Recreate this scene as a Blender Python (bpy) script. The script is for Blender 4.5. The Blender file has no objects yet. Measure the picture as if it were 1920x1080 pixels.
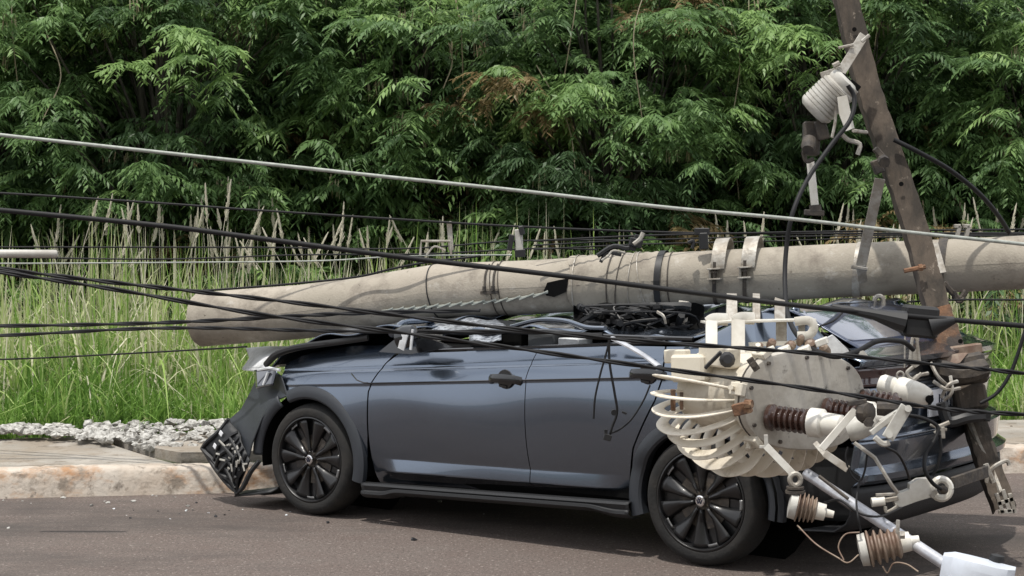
import bpy, math, random
import numpy as np
from mathutils import Vector, Matrix
random.seed(7)
C = bpy.context.scene
R = math.radians
# ------------------------------------------------------------------ camera, world, sun, exposure
F = 3300.0           # focal length in photo pixels (1920 wide)
CAMZ = 1.64
cam = bpy.data.cameras.new('camera'); camo = bpy.data.objects.new('camera', cam)
C.collection.objects.link(camo); C.camera = camo
camo.location = (0, 0, CAMZ); camo.rotation_euler = (R(90), 0, 0)
cam.sensor_width = 36; cam.lens = 36 * F / 1920
cam.shift_y = -(540 - 433) / 1920
cam.clip_start = .1; cam.clip_end = 2000
C.render.resolution_x = 1024; C.render.resolution_y = 576
C.view_settings.view_transform = 'Standard'; C.view_settings.look = 'None'
C.view_settings.exposure = 0.27; C.view_settings.gamma = 1
SD = Vector((-.17, -.25, .95)).normalized()
elev = math.asin(SD.z); azim = math.atan2(SD.x, SD.y)
W = bpy.data.worlds.new('World'); C.world = W; W.use_nodes = True
wn = W.node_tree; bg = wn.nodes['Background']
sky = wn.nodes.new('ShaderNodeTexSky'); sky.sky_type = 'NISHITA'; sky.sun_disc = False
sky.sun_elevation = elev; sky.sun_rotation = azim; sky.dust_density = 2.0; sky.air_density = 1.0
hs = wn.nodes.new('ShaderNodeHueSaturation'); hs.inputs['Saturation'].default_value = .55
wn.links.new(sky.outputs[0], hs.inputs['Color'])
ct = wn.nodes.new('ShaderNodeTexCoord'); cn = wn.nodes.new('ShaderNodeTexNoise'); cn.inputs['Scale'].default_value = 2.2; cn.inputs['Detail'].default_value = 7
cmp_ = wn.nodes.new('ShaderNodeMapping'); cmp_.inputs['Scale'].default_value = (1, 1, 2.2); wn.links.new(ct.outputs['Generated'], cmp_.inputs[0]); wn.links.new(cmp_.outputs[0], cn.inputs['Vector'])
cr_ = wn.nodes.new('ShaderNodeMapRange'); cr_.inputs[1].default_value = .25; cr_.inputs[2].default_value = .47; wn.links.new(cn.outputs['Fac'], cr_.inputs[0])
cx = wn.nodes.new('ShaderNodeMix'); cx.data_type = 'RGBA'; cx.inputs[7].default_value = (9.6, 9.8, 10.3, 1)
wn.links.new(cr_.outputs[0], cx.inputs[0]); wn.links.new(hs.outputs[0], cx.inputs[6]); wn.links.new(cx.outputs[2], bg.inputs[0]); bg.inputs[1].default_value = .10
sl = bpy.data.lights.new('sun', 'SUN'); sl.energy = 3.1; sl.angle = R(1.0); sl.color = (1, .955, .88)
so = bpy.data.objects.new('sun', sl); C.collection.objects.link(so)
so.rotation_euler = SD.to_track_quat('Z', 'Y').to_euler(); so.location = (0, 0, 20)

# ------------------------------------------------------------------ helpers
def P(u, v, Y):
    return Vector(((u - 960) * Y / F, Y, CAMZ - (v - 433) * Y / F))

def mat(name, col, rough=.6, metal=0, col2=None, scale=6, bump=0, bscale=40, coat=0, thr=(.4, .6), spec=.5, trans=0, detail=6, stretch=None):
    m = bpy.data.materials.new(name); m.use_nodes = True
    nt = m.node_tree; b = nt.nodes['Principled BSDF']
    b.inputs['Roughness'].default_value = rough; b.inputs['Metallic'].default_value = metal
    b.inputs['Coat Weight'].default_value = coat; b.inputs['Coat Roughness'].default_value = .04
    b.inputs['Specular IOR Level'].default_value = spec
    b.inputs['Transmission Weight'].default_value = trans
    b.inputs['Base Color'].default_value = (*col, 1)
    tc = nt.nodes.new('ShaderNodeTexCoord')
    src = tc.outputs['Object']
    if stretch:
        mp = nt.nodes.new('ShaderNodeMapping'); mp.inputs['Scale'].default_value = stretch
        nt.links.new(src, mp.inputs[0]); src = mp.outputs[0]
    if col2:
        n = nt.nodes.new('ShaderNodeTexNoise'); n.inputs['Scale'].default_value = scale; n.inputs['Detail'].default_value = detail
        n.inputs['Roughness'].default_value = .65
        nt.links.new(src, n.inputs['Vector'])
        r = nt.nodes.new('ShaderNodeValToRGB'); r.color_ramp.elements[0].position = thr[0]; r.color_ramp.elements[1].position = thr[1]
        r.color_ramp.elements[0].color = (*col, 1); r.color_ramp.elements[1].color = (*col2, 1)
        nt.links.new(n.outputs['Fac'], r.inputs[0]); nt.links.new(r.outputs[0], b.inputs['Base Color'])
    if bump:
        n2 = nt.nodes.new('ShaderNodeTexNoise'); n2.inputs['Scale'].default_value = bscale; n2.inputs['Detail'].default_value = 8
        nt.links.new(src, n2.inputs['Vector'])
        bp = nt.nodes.new('ShaderNodeBump'); bp.inputs['Strength'].default_value = bump; bp.inputs['Distance'].default_value = .01
        nt.links.new(n2.outputs['Fac'], bp.inputs['Height']); nt.links.new(bp.outputs[0], b.inputs['Normal'])
    return m

def layered(m, col, scale, lo, hi, stretch=None, detail=8, zfade=None):
    """mix one more noise-masked colour over what feeds Base Color"""
    nt = m.node_tree; b = nt.nodes['Principled BSDF']
    inp = b.inputs['Base Color']
    mix = nt.nodes.new('ShaderNodeMix'); mix.data_type = 'RGBA'
    if inp.is_linked:
        nt.links.new(inp.links[0].from_socket, mix.inputs[6])
    else:
        mix.inputs[6].default_value = inp.default_value
    mix.inputs[7].default_value = (*col, 1)
    tc = nt.nodes.new('ShaderNodeTexCoord'); src = tc.outputs['Object']
    mp = nt.nodes.new('ShaderNodeMapping'); mp.inputs['Location'].default_value = (random.random()*9, 3, 1)
    if stretch: mp.inputs['Scale'].default_value = stretch
    nt.links.new(src, mp.inputs[0])
    n = nt.nodes.new('ShaderNodeTexNoise'); n.inputs['Scale'].default_value = scale; n.inputs['Detail'].default_value = detail; n.inputs['Roughness'].default_value = .7
    nt.links.new(mp.outputs[0], n.inputs['Vector'])
    mr = nt.nodes.new('ShaderNodeMapRange'); mr.inputs[1].default_value = lo; mr.inputs[2].default_value = hi
    nt.links.new(n.outputs['Fac'], mr.inputs[0]); nt.links.new(mr.outputs[0], mix.inputs[0])
    nt.links.new(mix.outputs[2], inp)
    return m

def leafmat(name, ca, cb, rough=.5, transl=.35):
    """two-colour foliage; the colour attribute 'tint' picks each leaf's own hue"""
    m = bpy.data.materials.new(name); m.use_nodes = True; nt = m.node_tree; b = nt.nodes['Principled BSDF']
    at = nt.nodes.new('ShaderNodeAttribute'); at.attribute_name = 'tint'
    r = nt.nodes.new('ShaderNodeValToRGB')
    els = r.color_ramp.elements
    els[0].color = (*ca, 1); els[1].color = (*cb[-1], 1)
    for i, c in enumerate(cb[:-1]):
        e = els.new((i + 1) / len(cb)); e.color = (*c, 1)
    nt.links.new(at.outputs['Fac'], r.inputs[0]); nt.links.new(r.outputs[0], b.inputs['Base Color'])
    b.inputs['Roughness'].default_value = rough; b.inputs['Specular IOR Level'].default_value = .35
    t = nt.nodes.new('ShaderNodeBsdfTranslucent'); nt.links.new(r.outputs[0], t.inputs[0])
    mx = nt.nodes.new('ShaderNodeMixShader'); mx.inputs[0].default_value = transl
    nt.links.new(b.outputs[0], mx.inputs[1]); nt.links.new(t.outputs[0], mx.inputs[2])
    nt.links.new(mx.outputs[0], nt.nodes['Material Output'].inputs[0])
    return m

def catmull(pts, sub=6):
    pts = [Vector(p) for p in pts]
    if len(pts) < 3: return [pts[0].lerp(pts[-1], i / sub) for i in range(sub + 1)]
    q = [pts[0] * 2 - pts[1]] + pts + [pts[-1] * 2 - pts[-2]]
    out = []
    for i in range(1, len(q) - 2):
        a, b, c, d = q[i-1], q[i], q[i+1], q[i+2]
        for k in range(sub):
            t = k / sub
            out.append(.5 * ((2*b) + (c-a)*t + (2*a-5*b+4*c-d)*t*t + (3*b-a-3*c+d)*t**3))
    out.append(pts[-1]); return out

class MB:
    def __init__(s): s.v = []; s.f = []
    def add(s, vs, fs):
        o = len(s.v); s.v += [tuple(x) for x in vs]; s.f += [tuple(i + o for i in f) for f in fs]; return s
    def tube(s, pts, r, n=8, ry=None, nrm=None, cap=True):
        pts = [Vector(p) for p in pts]; L = len(pts)
        rr = r if isinstance(r, (list, tuple)) else [r] * L
        t0 = (pts[1] - pts[0]).normalized()
        up = Vector(nrm) if nrm is not None else (Vector((0, 0, 1)) if abs(t0.z) < .9 else Vector((1, 0, 0)))
        x = None; vs = []; fs = []
        for i, p in enumerate(pts):
            t = (pts[min(i+1, L-1)] - pts[max(i-1, 0)]).normalized()
            if nrm is not None: x = t.cross(up).normalized()
            elif x is None: x = t.cross(up).normalized()
            else: x = (x - t * x.dot(t)).normalized()
            y = t.cross(x).normalized()
            a = rr[i]; b = (ry if ry is not None else a)
            for k in range(n):
                an = 2 * math.pi * (k + .5) / n
                vs.append(p + x * a * math.cos(an) + y * b * math.sin(an))
        for i in range(L - 1):
            for k in range(n):
                k2 = (k + 1) % n
                fs.append((i*n+k, i*n+k2, (i+1)*n+k2, (i+1)*n+k))
        if cap: fs.append(tuple(range(n))[::-1]); fs.append(tuple((L-1)*n + k for k in range(n)))
        return s.add(vs, fs)
    def box(s, c, size, ax=None):
        """box centred c; ax = 3x3 matrix (columns = axes)"""
        c = Vector(c); ax = ax or Matrix.Identity(3); b = min(size) * .12
        hx, hy, hz = [q / 2 for q in size]; vs = []; 
        # chamfered box: three rings per corner
        idx = {}
        for sx in (-1, 1):
            for sy in (-1, 1):
                for sz in (-1, 1):
                    for k in range(3):
                        d = [hx - b, hy - b, hz - b]; d[k] += b
                        idx[(sx, sy, sz, k)] = len(vs)
                        vs.append(c + ax @ Vector((sx*d[0], sy*d[1], sz*d[2])))
        fs = []
        for sx in (-1, 1):
            fs.append([idx[(sx, a, b_, 0)] for a, b_ in ((-1,-1),(1,-1),(1,1),(-1,1))][::sx])
            fs.append([idx[(a, sx, b_, 1)] for a, b_ in ((-1,-1),(-1,1),(1,1),(1,-1))][::sx])
            fs.append([idx[(a, b_, sx, 2)] for a, b_ in ((-1,-1),(1,-1),(1,1),(-1,1))][::sx])
        for sx in (-1, 1):
            for sy in (-1, 1):
                fs.append([idx[(sx,sy,-1,0)], idx[(sx,sy,-1,1)], idx[(sx,sy,1,1)], idx[(sx,sy,1,0)]])
                fs.append([idx[(sx,-1,sy,0)], idx[(sx,-1,sy,2)], idx[(sx,1,sy,2)], idx[(sx,1,sy,0)]])
                fs.append([idx[(-1,sx,sy,1)], idx[(-1,sx,sy,2)], idx[(1,sx,sy,2)], idx[(1,sx,sy,1)]])
                for sz in (-1, 1): fs.append([idx[(sx,sy,sz,0)], idx[(sx,sy,sz,1)], idx[(sx,sy,sz,2)]])
        return s.add(vs, fs)
    def bar(s, a, b, w, h, nrm=None):
        a = Vector(a); b = Vector(b); t = (b - a); L = t.length; t.normalize()
        up = Vector(nrm) if nrm is not None else Vector((0, -1, 0))
        x = t.cross(up).normalized(); y = x.cross(t).normalized()
        ax = Matrix((x, y, t)).transposed()
        return s.box((a + b) / 2, (w, h, L), ax)
    def lathe(s, prof, o, axis, n=24, caps=True):
        """prof: list of (t along axis, radius)"""
        o = Vector(o); t = Vector(axis).normalized()
        x = t.cross(Vector((0, 0, 1)) if abs(t.z) < .95 else Vector((1, 0, 0))).normalized(); y = t.cross(x)
        vs = []; fs = []
        for (d, r) in prof:
            for k in range(n):
                an = 2*math.pi*k/n
                vs.append(o + t*d + (x*math.cos(an) + y*math.sin(an))*max(r, 1e-4))
        m = len(prof)
        for i in range(m-1):
            for k in range(n):
                k2 = (k+1) % n; fs.append((i*n+k, i*n+k2, (i+1)*n+k2, (i+1)*n+k))
        if caps: fs.append(tuple(range(n))[::-1]); fs.append(tuple((m-1)*n+k for k in range(n)))
        return s.add(vs, fs)
    def grid(s, fn, nu, nv):
        vs = [fn(i/nu, j/nv) for j in range(nv+1) for i in range(nu+1)]
        fs = [(j*(nu+1)+i, j*(nu+1)+i+1, (j+1)*(nu+1)+i+1, (j+1)*(nu+1)+i) for j in range(nv) for i in range(nu)]
        return s.add(vs, fs)
    def prism(s, pts, off):
        n = len(pts); pts = [Vector(p) for p in pts]; off = Vector(off)
        vs = pts + [p + off for p in pts]
        fs = [tuple(range(n)), tuple(range(n, 2*n))[::-1]] + [(i, i+n, (i+1) % n + n, (i+1) % n) for i in range(n)]
        return s.add(vs, fs)
    def build(s, name, m, parent=None, local=False, sharp=35, solid=0):
        me = bpy.data.meshes.new(name)
        vs = s.v
        if parent is not None and not local:
            mw = parent.matrix_basis.copy(); pp = parent.parent
            while pp: mw = pp.matrix_basis @ mw; pp = pp.parent
            inv = mw.inverted(); vs = [inv @ Vector(v) for v in vs]
        elif parent is None and not local:
            # origin at the base of the thing
            a = np.array(vs); c = Vector(((a[:,0].min()+a[:,0].max())/2, (a[:,1].min()+a[:,1].max())/2, a[:,2].min()))
            vs = [Vector(v) - c for v in vs]
        me.from_pydata([tuple(v) for v in vs], [], s.f); me.validate(); 
        import bmesh
        bm = bmesh.new(); bm.from_mesh(me); bmesh.ops.recalc_face_normals(bm, faces=bm.faces); bm.to_mesh(me); bm.free()
        me.shade_smooth(); me.set_sharp_from_angle(angle=R(sharp))
        me.materials.append(m)
        o = bpy.data.objects.new(name, me); C.collection.objects.link(o)
        if parent is not None: o.parent = parent
        elif not local: o.location = c
        if solid:
            md = o.modifiers.new('s', 'SOLIDIFY'); md.thickness = solid; md.offset = 0
        return o

def tag(o, label, cat, group=None, kind=None):
    if label: o['label'] = label
    if cat: o['category'] = cat
    if group: o['group'] = group
    if kind: o['kind'] = kind
    return o
def struct(o): o['kind'] = 'structure'; return o
def thing(name, label, cat, loc=(0, 0, 0), rz=0, group=None):
    o = bpy.data.objects.new(name, None); C.collection.objects.link(o)
    o.location = loc; o.rotation_euler = (0, 0, rz); o.empty_display_size = .1
    o.matrix_basis = Matrix.Translation(Vector(loc)) @ Matrix.Rotation(rz, 4, 'Z')
    return tag(o, label, cat, group)
def npmesh(name, V, Fq, m, tint=None, parent=None, nper=4, tri=False):
    """fast mesh from numpy arrays; Fq (n,k) faces"""
    me = bpy.data.meshes.new(name); k = Fq.shape[1]
    me.vertices.add(len(V)); me.vertices.foreach_set('co', V.astype(np.float32).ravel())
    me.loops.add(Fq.size); me.loops.foreach_set('vertex_index', Fq.astype(np.int32).ravel())
    me.polygons.add(len(Fq)); me.polygons.foreach_set('loop_start', np.arange(0, Fq.size, k, dtype=np.int32))
    me.polygons.foreach_set('loop_total', np.full(len(Fq), k, dtype=np.int32))
    me.update(calc_edges=True)
    if tint is not None:
        a = me.attributes.new('tint', 'FLOAT', 'POINT'); a.data.foreach_set('value', tint.astype(np.float32))
    me.materials.append(m)
    o = bpy.data.objects.new(name, me); C.collection.objects.link(o)
    if parent is not None: o.parent = parent
    return o

# ------------------------------------------------------------------ materials
M = {}
M['asphalt'] = mat('asphalt', (.112, .084, .072), .85, col2=(.125, .103, .090), scale=3, bump=.7, bscale=160, thr=(.3, .7))
layered(M['asphalt'], (.175, .138, .122), 75, .52, .64, None, 2)
layered(M['asphalt'], (.055, .044, .038), 62, .54, .66, None, 2)
layered(M['asphalt'], (.30, .26, .23), 44, .62, .68, None, 2)
layered(M['asphalt'], (.060, .050, .045), .9, .50, .66, (.35, 1, 1), 10)
M['pave'] = mat('pavement concrete', (.36, .33, .29), .9, col2=(.24, .22, .19), scale=2.2, bump=.5, bscale=60)
layered(M['pave'], (.25, .21, .165), 1.6, .46, .62)
layered(M['pave'], (.14, .11, .08), 6, .56, .68)
M['kerb'] = mat('kerb paint', (.52, .465, .40), .8, col2=(.45, .38, .31), scale=3.5, bump=.7, bscale=30, thr=(.42, .62))
layered(M['kerb'], (.38, .22, .12), 2.0, .50, .62, (1, 1, 1.6))
layered(M['kerb'], (.24, .20, .16), 6, .54, .64)
layered(M['kerb'], (.20, .17, .14), 9, .58, .66)
M['soil'] = mat('soil', (.10, .065, .04), .95, col2=(.05, .04, .025), scale=12, bump=1, bscale=40)
M['ground'] = mat('verge earth', (.07, .075, .035), .95, col2=(.035, .045, .02), scale=2, bump=1, bscale=20)
M['stone'] = mat('rubble', (.50, .49, .46), .9, col2=(.22, .21, .19), scale=30, bump=.6, bscale=60)
M['concrete'] = mat('pole concrete', (.36, .32, .265),   .85, col2=(.30, .27, .22), scale=1.6, bump=.25, bscale=90, stretch=(1, 1, 1))
layered(M['concrete'], (.19, .165, .135), 4.5, .50, .68)
layered(M['concrete'], (.42, .39, .34), 9, .58, .70)
layered(M['concrete'], (.10, .085, .065), 16, .64, .72)
M['galv'] = mat('galvanised steel', (.42, .40, .36), .55, .35, col2=(.27, .24, .20), scale=14, bump=.3, bscale=60)
M['bright'] = mat('bright tube steel', (.62, .63, .66), .35, .6, col2=(.42, .43, .46), scale=10)
M['black'] = mat('black rubber', (.012, .012, .013), .5)
M['cable'] = mat('black cable', (.010, .010, .011), .6, spec=.3)
M['cablegrey'] = mat('grey strand', (.36, .38, .35), .6, .2, col2=(.27, .29, .26), scale=30)
M['cream'] = mat('cream enamel', (.62, .575, .48), .55, col2=(.54, .49, .40), scale=4, bump=.15, bscale=30, thr=(.4, .7))
layered(M['cream'], (.30, .19, .10), 9, .66, .74)
layered(M['cream'], (.34, .29, .22), 5, .52, .70)
M['fin'] = mat('white cream enamel', (.76, .71, .61), .5, col2=(.66, .60, .50), scale=6, thr=(.4, .7))
layered(M['fin'], (.36, .31, .23), 8, .54, .70)
M['lid'] = mat('grey transformer lid', (.52, .49, .43), .6, col2=(.42, .395, .35), scale=4, bump=.2, bscale=30)
layered(M['lid'], (.16, .15, .13), 16, .60, .68)
layered(M['lid'], (.36, .33, .28), 3, .48, .62)
M['brown'] = mat('brown porcelain', (.045, .022, .016), .25, coat=.5)
M['dirtybrown'] = mat('dusty brown porcelain', (.16, .10, .07), .55, col2=(.26, .20, .15), scale=12)
M['white'] = mat('white porcelain', (.74, .72, .66), .35, col2=(.60, .57, .50), scale=7, coat=.2)
layered(M['white'], (.35, .31, .25), 10, .62, .74)
M['offwhite'] = mat('grey white polymer', (.50, .49, .45), .45, col2=(.38, .36, .32), scale=9)
M['rust'] = mat('rusty steel', (.20, .105, .058), .95, col2=(.085, .058, .042), scale=7, bump=.8, bscale=40)
layered(M['rust'], (.40, .27, .17), 14, .60, .68)
layered(M['rust'], (.06, .05, .045), 4, .55, .62)
M['beam'] = mat('weathered crossarm', (.092, .072, .055), .95, col2=(.042, .035, .028), scale=9, bump=1, bscale=30, stretch=(1, 1, .3))
layered(M['beam'], (.24, .20, .16), 14, .60, .70)
M['dark'] = mat('dark grime metal', (.035, .03, .027), .7, col2=(.08, .065, .05), scale=14, bump=.5)
M['lampw'] = mat('lamp housing', (.55, .59, .66), .45, col2=(.47, .50, .55), scale=5)
M['black_'] = mat('black plastic chips', (.02, .02, .022), .4)
M['chip'] = mat('clear plastic chips', (.65, .68, .70), .15, coat=1)
# car
M['paint'] = mat('blue grey metallic paint', (.140, .172, .222), .23, .95, coat=1.0)
M['arch'] = mat('arch plastic', (.026, .030, .037), .5, bump=.2, bscale=300)
M['plastic'] = mat('black car plastic', (.015, .016, .018), .55, bump=.2, bscale=300)
M['trim'] = mat('gloss black trim', (.010, .011, .013), .18, coat=.6)
M['tyre'] = mat('tyre rubber', (.011, .011, .011), .85, col2=(.022, .020, .018), scale=8, bump=.3, bscale=60)
M['rim'] = mat('black alloy', (.010, .010, .011), .38, .2, coat=.3)
M['dull'] = mat('dull machined metal', (.22, .22, .22), .45, .6)
M['chrome'] = mat('chrome', (.75, .75, .76), .18, 1)
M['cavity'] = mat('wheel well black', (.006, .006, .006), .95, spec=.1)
M['glass'] = mat('dark tinted glass', (.012, .016, .03), .05, coat=1, spec=.8)
M['rearglass'] = mat('rear glass', (.03, .045, .09), .08, .2, coat=1, spec=.9)
M['crack'] = mat('crazed glass', (.35, .38, .42), .3, col2=(.08, .09, .11), scale=35, bump=.8, bscale=90, thr=(.45, .55), coat=.6)
M['red'] = mat('tail light', (.025, .004, .005), .15, coat=1)
M['silver'] = mat('bare silver sheet', (.70, .72, .74), .5, .0, col2=(.48, .49, .50), scale=9)
M['fabric'] = mat('seat fabric', (.07, .075, .08), .9, bump=.5, bscale=200)
M['plate'] = mat('plate white', (.72, .73, .76), .4)
M['ink'] = mat('plate ink', (.01, .012, .03), .5)

# ------------------------------------------------------------------ ground, road, kerb, pavement
def kerbY(x): return 10.78 + .173 * (x + 3.14)
KD = Vector((1, .173, 0)).normalized(); KN = Vector((-KD.y, KD.x, 0))
K0 = Vector((-3.14, 10.78, 0))
def K(t, n, z): return K0 + KD * t + KN * n + Vector((0, 0, z))
rng = np.random.default_rng(3)
b = MB(); b.grid(lambda u, v: K(-70 + 140*u, -60 + 60.02*v, 0), 70, 30); struct(b.build('road', M['asphalt'], local=True))
b = MB(); b.grid(lambda u, v: Vector((-600 + 1200*u, -600 + 1200*v, -.12)), 4, 4); struct(b.build('ground', M['ground'], local=True))
# rising earth bank behind
def vergez(n, t):
    z = .13 + .03*math.sin(t*1.3+n) + (.02*math.sin(t*4.1))
    if n > 8: z += (n-8)*.06
    if n > 14: z += (n-14)*.55
    return min(z, 7.5)
b = MB()
def vg(u, v):
    n = .22 + 60*v**1.6; t = -60 + 120*u
    return K(t, n, vergez(n, t))
b.grid(vg, 120, 50); struct(b.build('hillside', M['ground'], local=True, sharp=80))
b = MB(); b.grid(lambda u, v: Vector((-70 + 140*u, -9 - 40*v, -.05 + 7.5*min(1, v*2.2) + .5*math.sin(u*40)*v)), 60, 20); struct(b.build('horizon_blocker', M['ground'], local=True, sharp=80))  # unseen bank added behind the camera to darken reflections in the car doors
# kerb: chipped cast units
b = MB()
def kprof(t, j):
    h = .172 + .004*math.sin(t*3.1) - (.006 if rng.random() < .25 else 0)*rng.random()
    pr = [(-.012, -.05), (.0, .02), (.012, h*.5), (.022, h-.03), (.04, h-.008), (.07, h), (.17, h), (.2, h-.01), (.2, -.05)]
    q = pr[j]; jit = .004*math.sin(t*17+j*3) + rng.normal(0, .0025)
    return K(t, q[0] + jit*(1 if 0 < j < 5 else 0), q[1] + (rng.normal(0, .0015) if 1 < j < 7 else 0))
x0 = -14
while x0 < 24:
    L = 1.9 + .1*random.random(); n = 60
    g = [[kprof(x0 + L*i/n, j) for j in range(9)] for i in range(n+1)]
    vs = [p for r_ in g for p in r_]; fs = [(i*9+j, (i+1)*9+j, (i+1)*9+j+1, i*9+j+1) for i in range(n) for j in range(8)]
    b.add(vs, fs); x0 += L + .004
struct(b.build('kerb', M['kerb'], local=True, sharp=50))
# pavement: left slab, then a broken slab lifted clear of the kerb with soil showing
b = MB()
def slab(t0, t1, n0, n1, z0, z1, thick=.07, skew=0):
    def top(u, v):
        t = t0 + (t1-t0)*u; n = n0 + (n1-n0)*v
        return K(t + skew*(1-v), n + .006*math.sin(t*9), z0 + (z1-z0)*v + .003*math.sin(t*5+n*4))
    def bot(u, v): return top(u, v) - Vector((0, 0, thick))
    b.grid(top, 24, 12)
    b.grid(bot, 24, 1)
    b.grid(lambda u, v: top(u, 0).lerp(bot(u, 0), v) + KN*rng.normal(0, .003), 24, 3)
    b.grid(lambda u, v: top(0, u).lerp(bot(0, u), v), 12, 1)
    b.grid(lambda u, v: top(1, u).lerp(bot(1, u), v), 12, 1)
slab(-12, .42, .215, 1.55, .165, .19, skew=.62)
slab(.43, 6, .37, 1.6, .215, .20, skew=.66)
slab(6.03, 24, .25, 1.5, .17, .19)
struct(b.build('pavement', M['pave'], local=True, sharp=30))
b = MB(); b.grid(lambda u, v: K(-2 + 22*u, .2 + 1.9*v, .135 + .03*math.sin(u*170)*math.sin(v*3) + rng.normal(0, .012)), 300, 14)
struct(b.build('soil', M['soil'], local=True, sharp=60))
# rubble behind the slab and small stones
def stone_mesh(N, place, smin, smax, seed, name, m):
    r = np.random.default_rng(seed)
    phi = (1+5**.5)/2
    ico = np.array([(-1,phi,0),(1,phi,0),(-1,-phi,0),(1,-phi,0),(0,-1,phi),(0,1,phi),(0,-1,-phi),(0,1,-phi),(phi,0,-1),(phi,0,1),(-phi,0,-1),(-phi,0,1)])/1.9
    tri = np.array([(0,11,5),(0,5,1),(0,1,7),(0,7,10),(0,10,11),(1,5,9),(5,11,4),(11,10,2),(10,7,6),(7,1,8),(3,9,4),(3,4,2),(3,2,6),(3,6,8),(3,8,9),(4,9,5),(2,4,11),(6,2,10),(8,6,7),(9,8,1)])
    V = []; Fc = []
    for i in range(N):
        p = place(r); s = smin + (smax-smin)*r.random()**2.5
        a = r.random()*6.28; c, s_ = math.cos(a), math.sin(a)
        q = ico * (1 + r.normal(0, .30, (12, 1))) * s * np.array([1 + .5*r.random(), 1, .45 + .35*r.random()])
        q = q @ np.array([[c, s_, 0], [-s_, c, 0], [0, 0, 1]])
        V.append(q + np.array([p[0], p[1], p[2] + s*.25])); Fc.append(tri + 12*i)
    o = npmesh(name, np.concatenate(V), np.concatenate(Fc), m); o.data.shade_flat(); return o
def pr(r):
    t = -.35 + 4.6*r.random(); n = .68 + 1.05*r.random()**.8
    if t < .75: n = max(n, 1.68 - .9*max(0, t)*r.random()**.5 - .25*r.random())
    n = max(n, .66)
    return K(t, n, .195 + max(0, .06*(1-abs(n-1.7))))
st = stone_mesh(2000, pr, .008, .048, 5, 'rubble', M['stone']); tag(st, 'loose pale grey stones and rubble heaped along the back of the pavement', 'rubble', kind='stuff')
def pr2(r): return K(-3 + 9*r.random(), -.03 - 1.3*r.random()**3, 0)
st = stone_mesh(90, pr2, .004, .016, 8, 'grit', M['stone']); tag(st, 'small chips of stone and plaster scattered in the gutter', 'grit', kind='stuff')

def pr3(r):
    c = Vector((-1.62, 10.35, 0)); a = r.random()*6.28; d = abs(r.normal(0, .42)); return c + Vector((math.cos(a)*d*1.6 - .15, math.sin(a)*d - .12, 0))
st = stone_mesh(14, pr3, .004, .018, 9, 'broken_plastic', M['black_']); tag(st, 'small chips of black plastic scattered on the road under the smashed nose', 'debris', kind='stuff')
st = stone_mesh(10, pr3, .003, .012, 10, 'broken_glass', M['chip']); tag(st, 'bright crumbs of broken headlamp glass on the road by the kerb', 'broken glass', kind='stuff')
# ------------------------------------------------------------------ grass
grassmat = leafmat('grass', (.12, .235, .04), [(.21, .37, .07), (.36, .49, .14), (.55, .55, .33), (.72, .68, .53)], .55, .4)
def blades(N, place, hfn, wfn, tintfn, seed, name, lean=.35, segs=4, droop=.5):
    r = np.random.default_rng(seed)
    B = place(r, N); h = hfn(r, B); w = wfn(r, N); ti = tintfn(r, B, N)
    a = r.random(N)*2*np.pi; L = np.abs(r.normal(0, lean, N))
    d = np.stack([np.cos(a), np.sin(a), np.zeros(N)], 1)
    fa = r.random(N)*np.pi; fd = np.stack([np.cos(fa), np.sin(fa)*.4, np.zeros(N)], 1)
    V = np.zeros((N, segs*2+1, 3)); 
    for k in range(segs+1):
        t = k/segs
        c = B + d*(h*L*(t**1.8))[:, None] + np.array([0, 0, 1.])*(h*(t - droop*L*t**2.6))[:, None]
        if k == segs: V[:, 2*k] = c
        else:
            ww = (w*(1-.75*t**1.5))[:, None]
            V[:, 2*k] = c - fd*ww; V[:, 2*k+1] = c + fd*ww
    n = segs*2+1; base = np.arange(N)[:, None]*n
    Fs = [base + np.array([[2*k, 2*k+1, 2*k+3, 2*k+2]]) for k in range(segs-1)]
    q = np.concatenate(Fs); tri = base + np.array([[2*segs-2, 2*segs-1, 2*segs, 2*segs]])
    me = np.concatenate([q, ]) 
    tt = np.repeat(ti, n)
    # tips as thin quads
    V2 = V.reshape(-1, 3)
    tip = V[:, -1:] + np.array([[[.0006, 0, 0]]]); Vt = np.concatenate([V, tip], 1); n2 = n+1
    base = np.arange(N)[:, None]*n2
    q = np.concatenate([base + np.array([[2*k, 2*k+1, 2*k+3, 2*k+2]]) for k in range(segs-1)] + [base + np.array([[2*segs-2, 2*segs-1, 2*segs+1, 2*segs]])])
    return npmesh(name, Vt.reshape(-1, 3), q, grassmat, np.repeat(ti, n2))
KDn = np.array(KD); KNn = np.array(KN); K0n = np.array(K0)
def place_grass(r, N):
    t = -4.5 + 14*r.random(N)
    edge = 1.75 + .16*np.sin(t*2.1) + .1*np.sin(t*5.3+1)
    n = edge + 4.0*r.random(N)**1.25
    clump = np.sin(t*6.1+n*5)*.04
    P_ = K0n + KDn*t[:, None] + KNn*(n+clump)[:, None]; P_[:, 2] = .14
    return P_
def depth_n(B): return (B - K0n) @ KNn
def tpos(B): return (B - K0n) @ KDn
def gh(r, B):
    n = depth_n(B); t = tpos(B)
    base = .26 + .50*np.clip((n-1.75)/1.3, 0, 1) + .10*np.sin(t*1.7+.5) + .07*np.sin(t*4.3)
    return base*(.6+.55*r.random(len(B)))
def gt(r, B, N):
    n = depth_n(B); t = tpos(B)
    x = .18 + .14*np.sin(t*2.3+n*1.7) + r.normal(0, .16, N)
    x += .22*np.clip((n-3.4)/1.5, 0, 1) + .22*np.clip(1-abs(t-2.9)/1.1, 0, 1)
    x += np.where(r.random(N) < .07, .5, 0)
    return np.clip(x, 0, 1)
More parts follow.
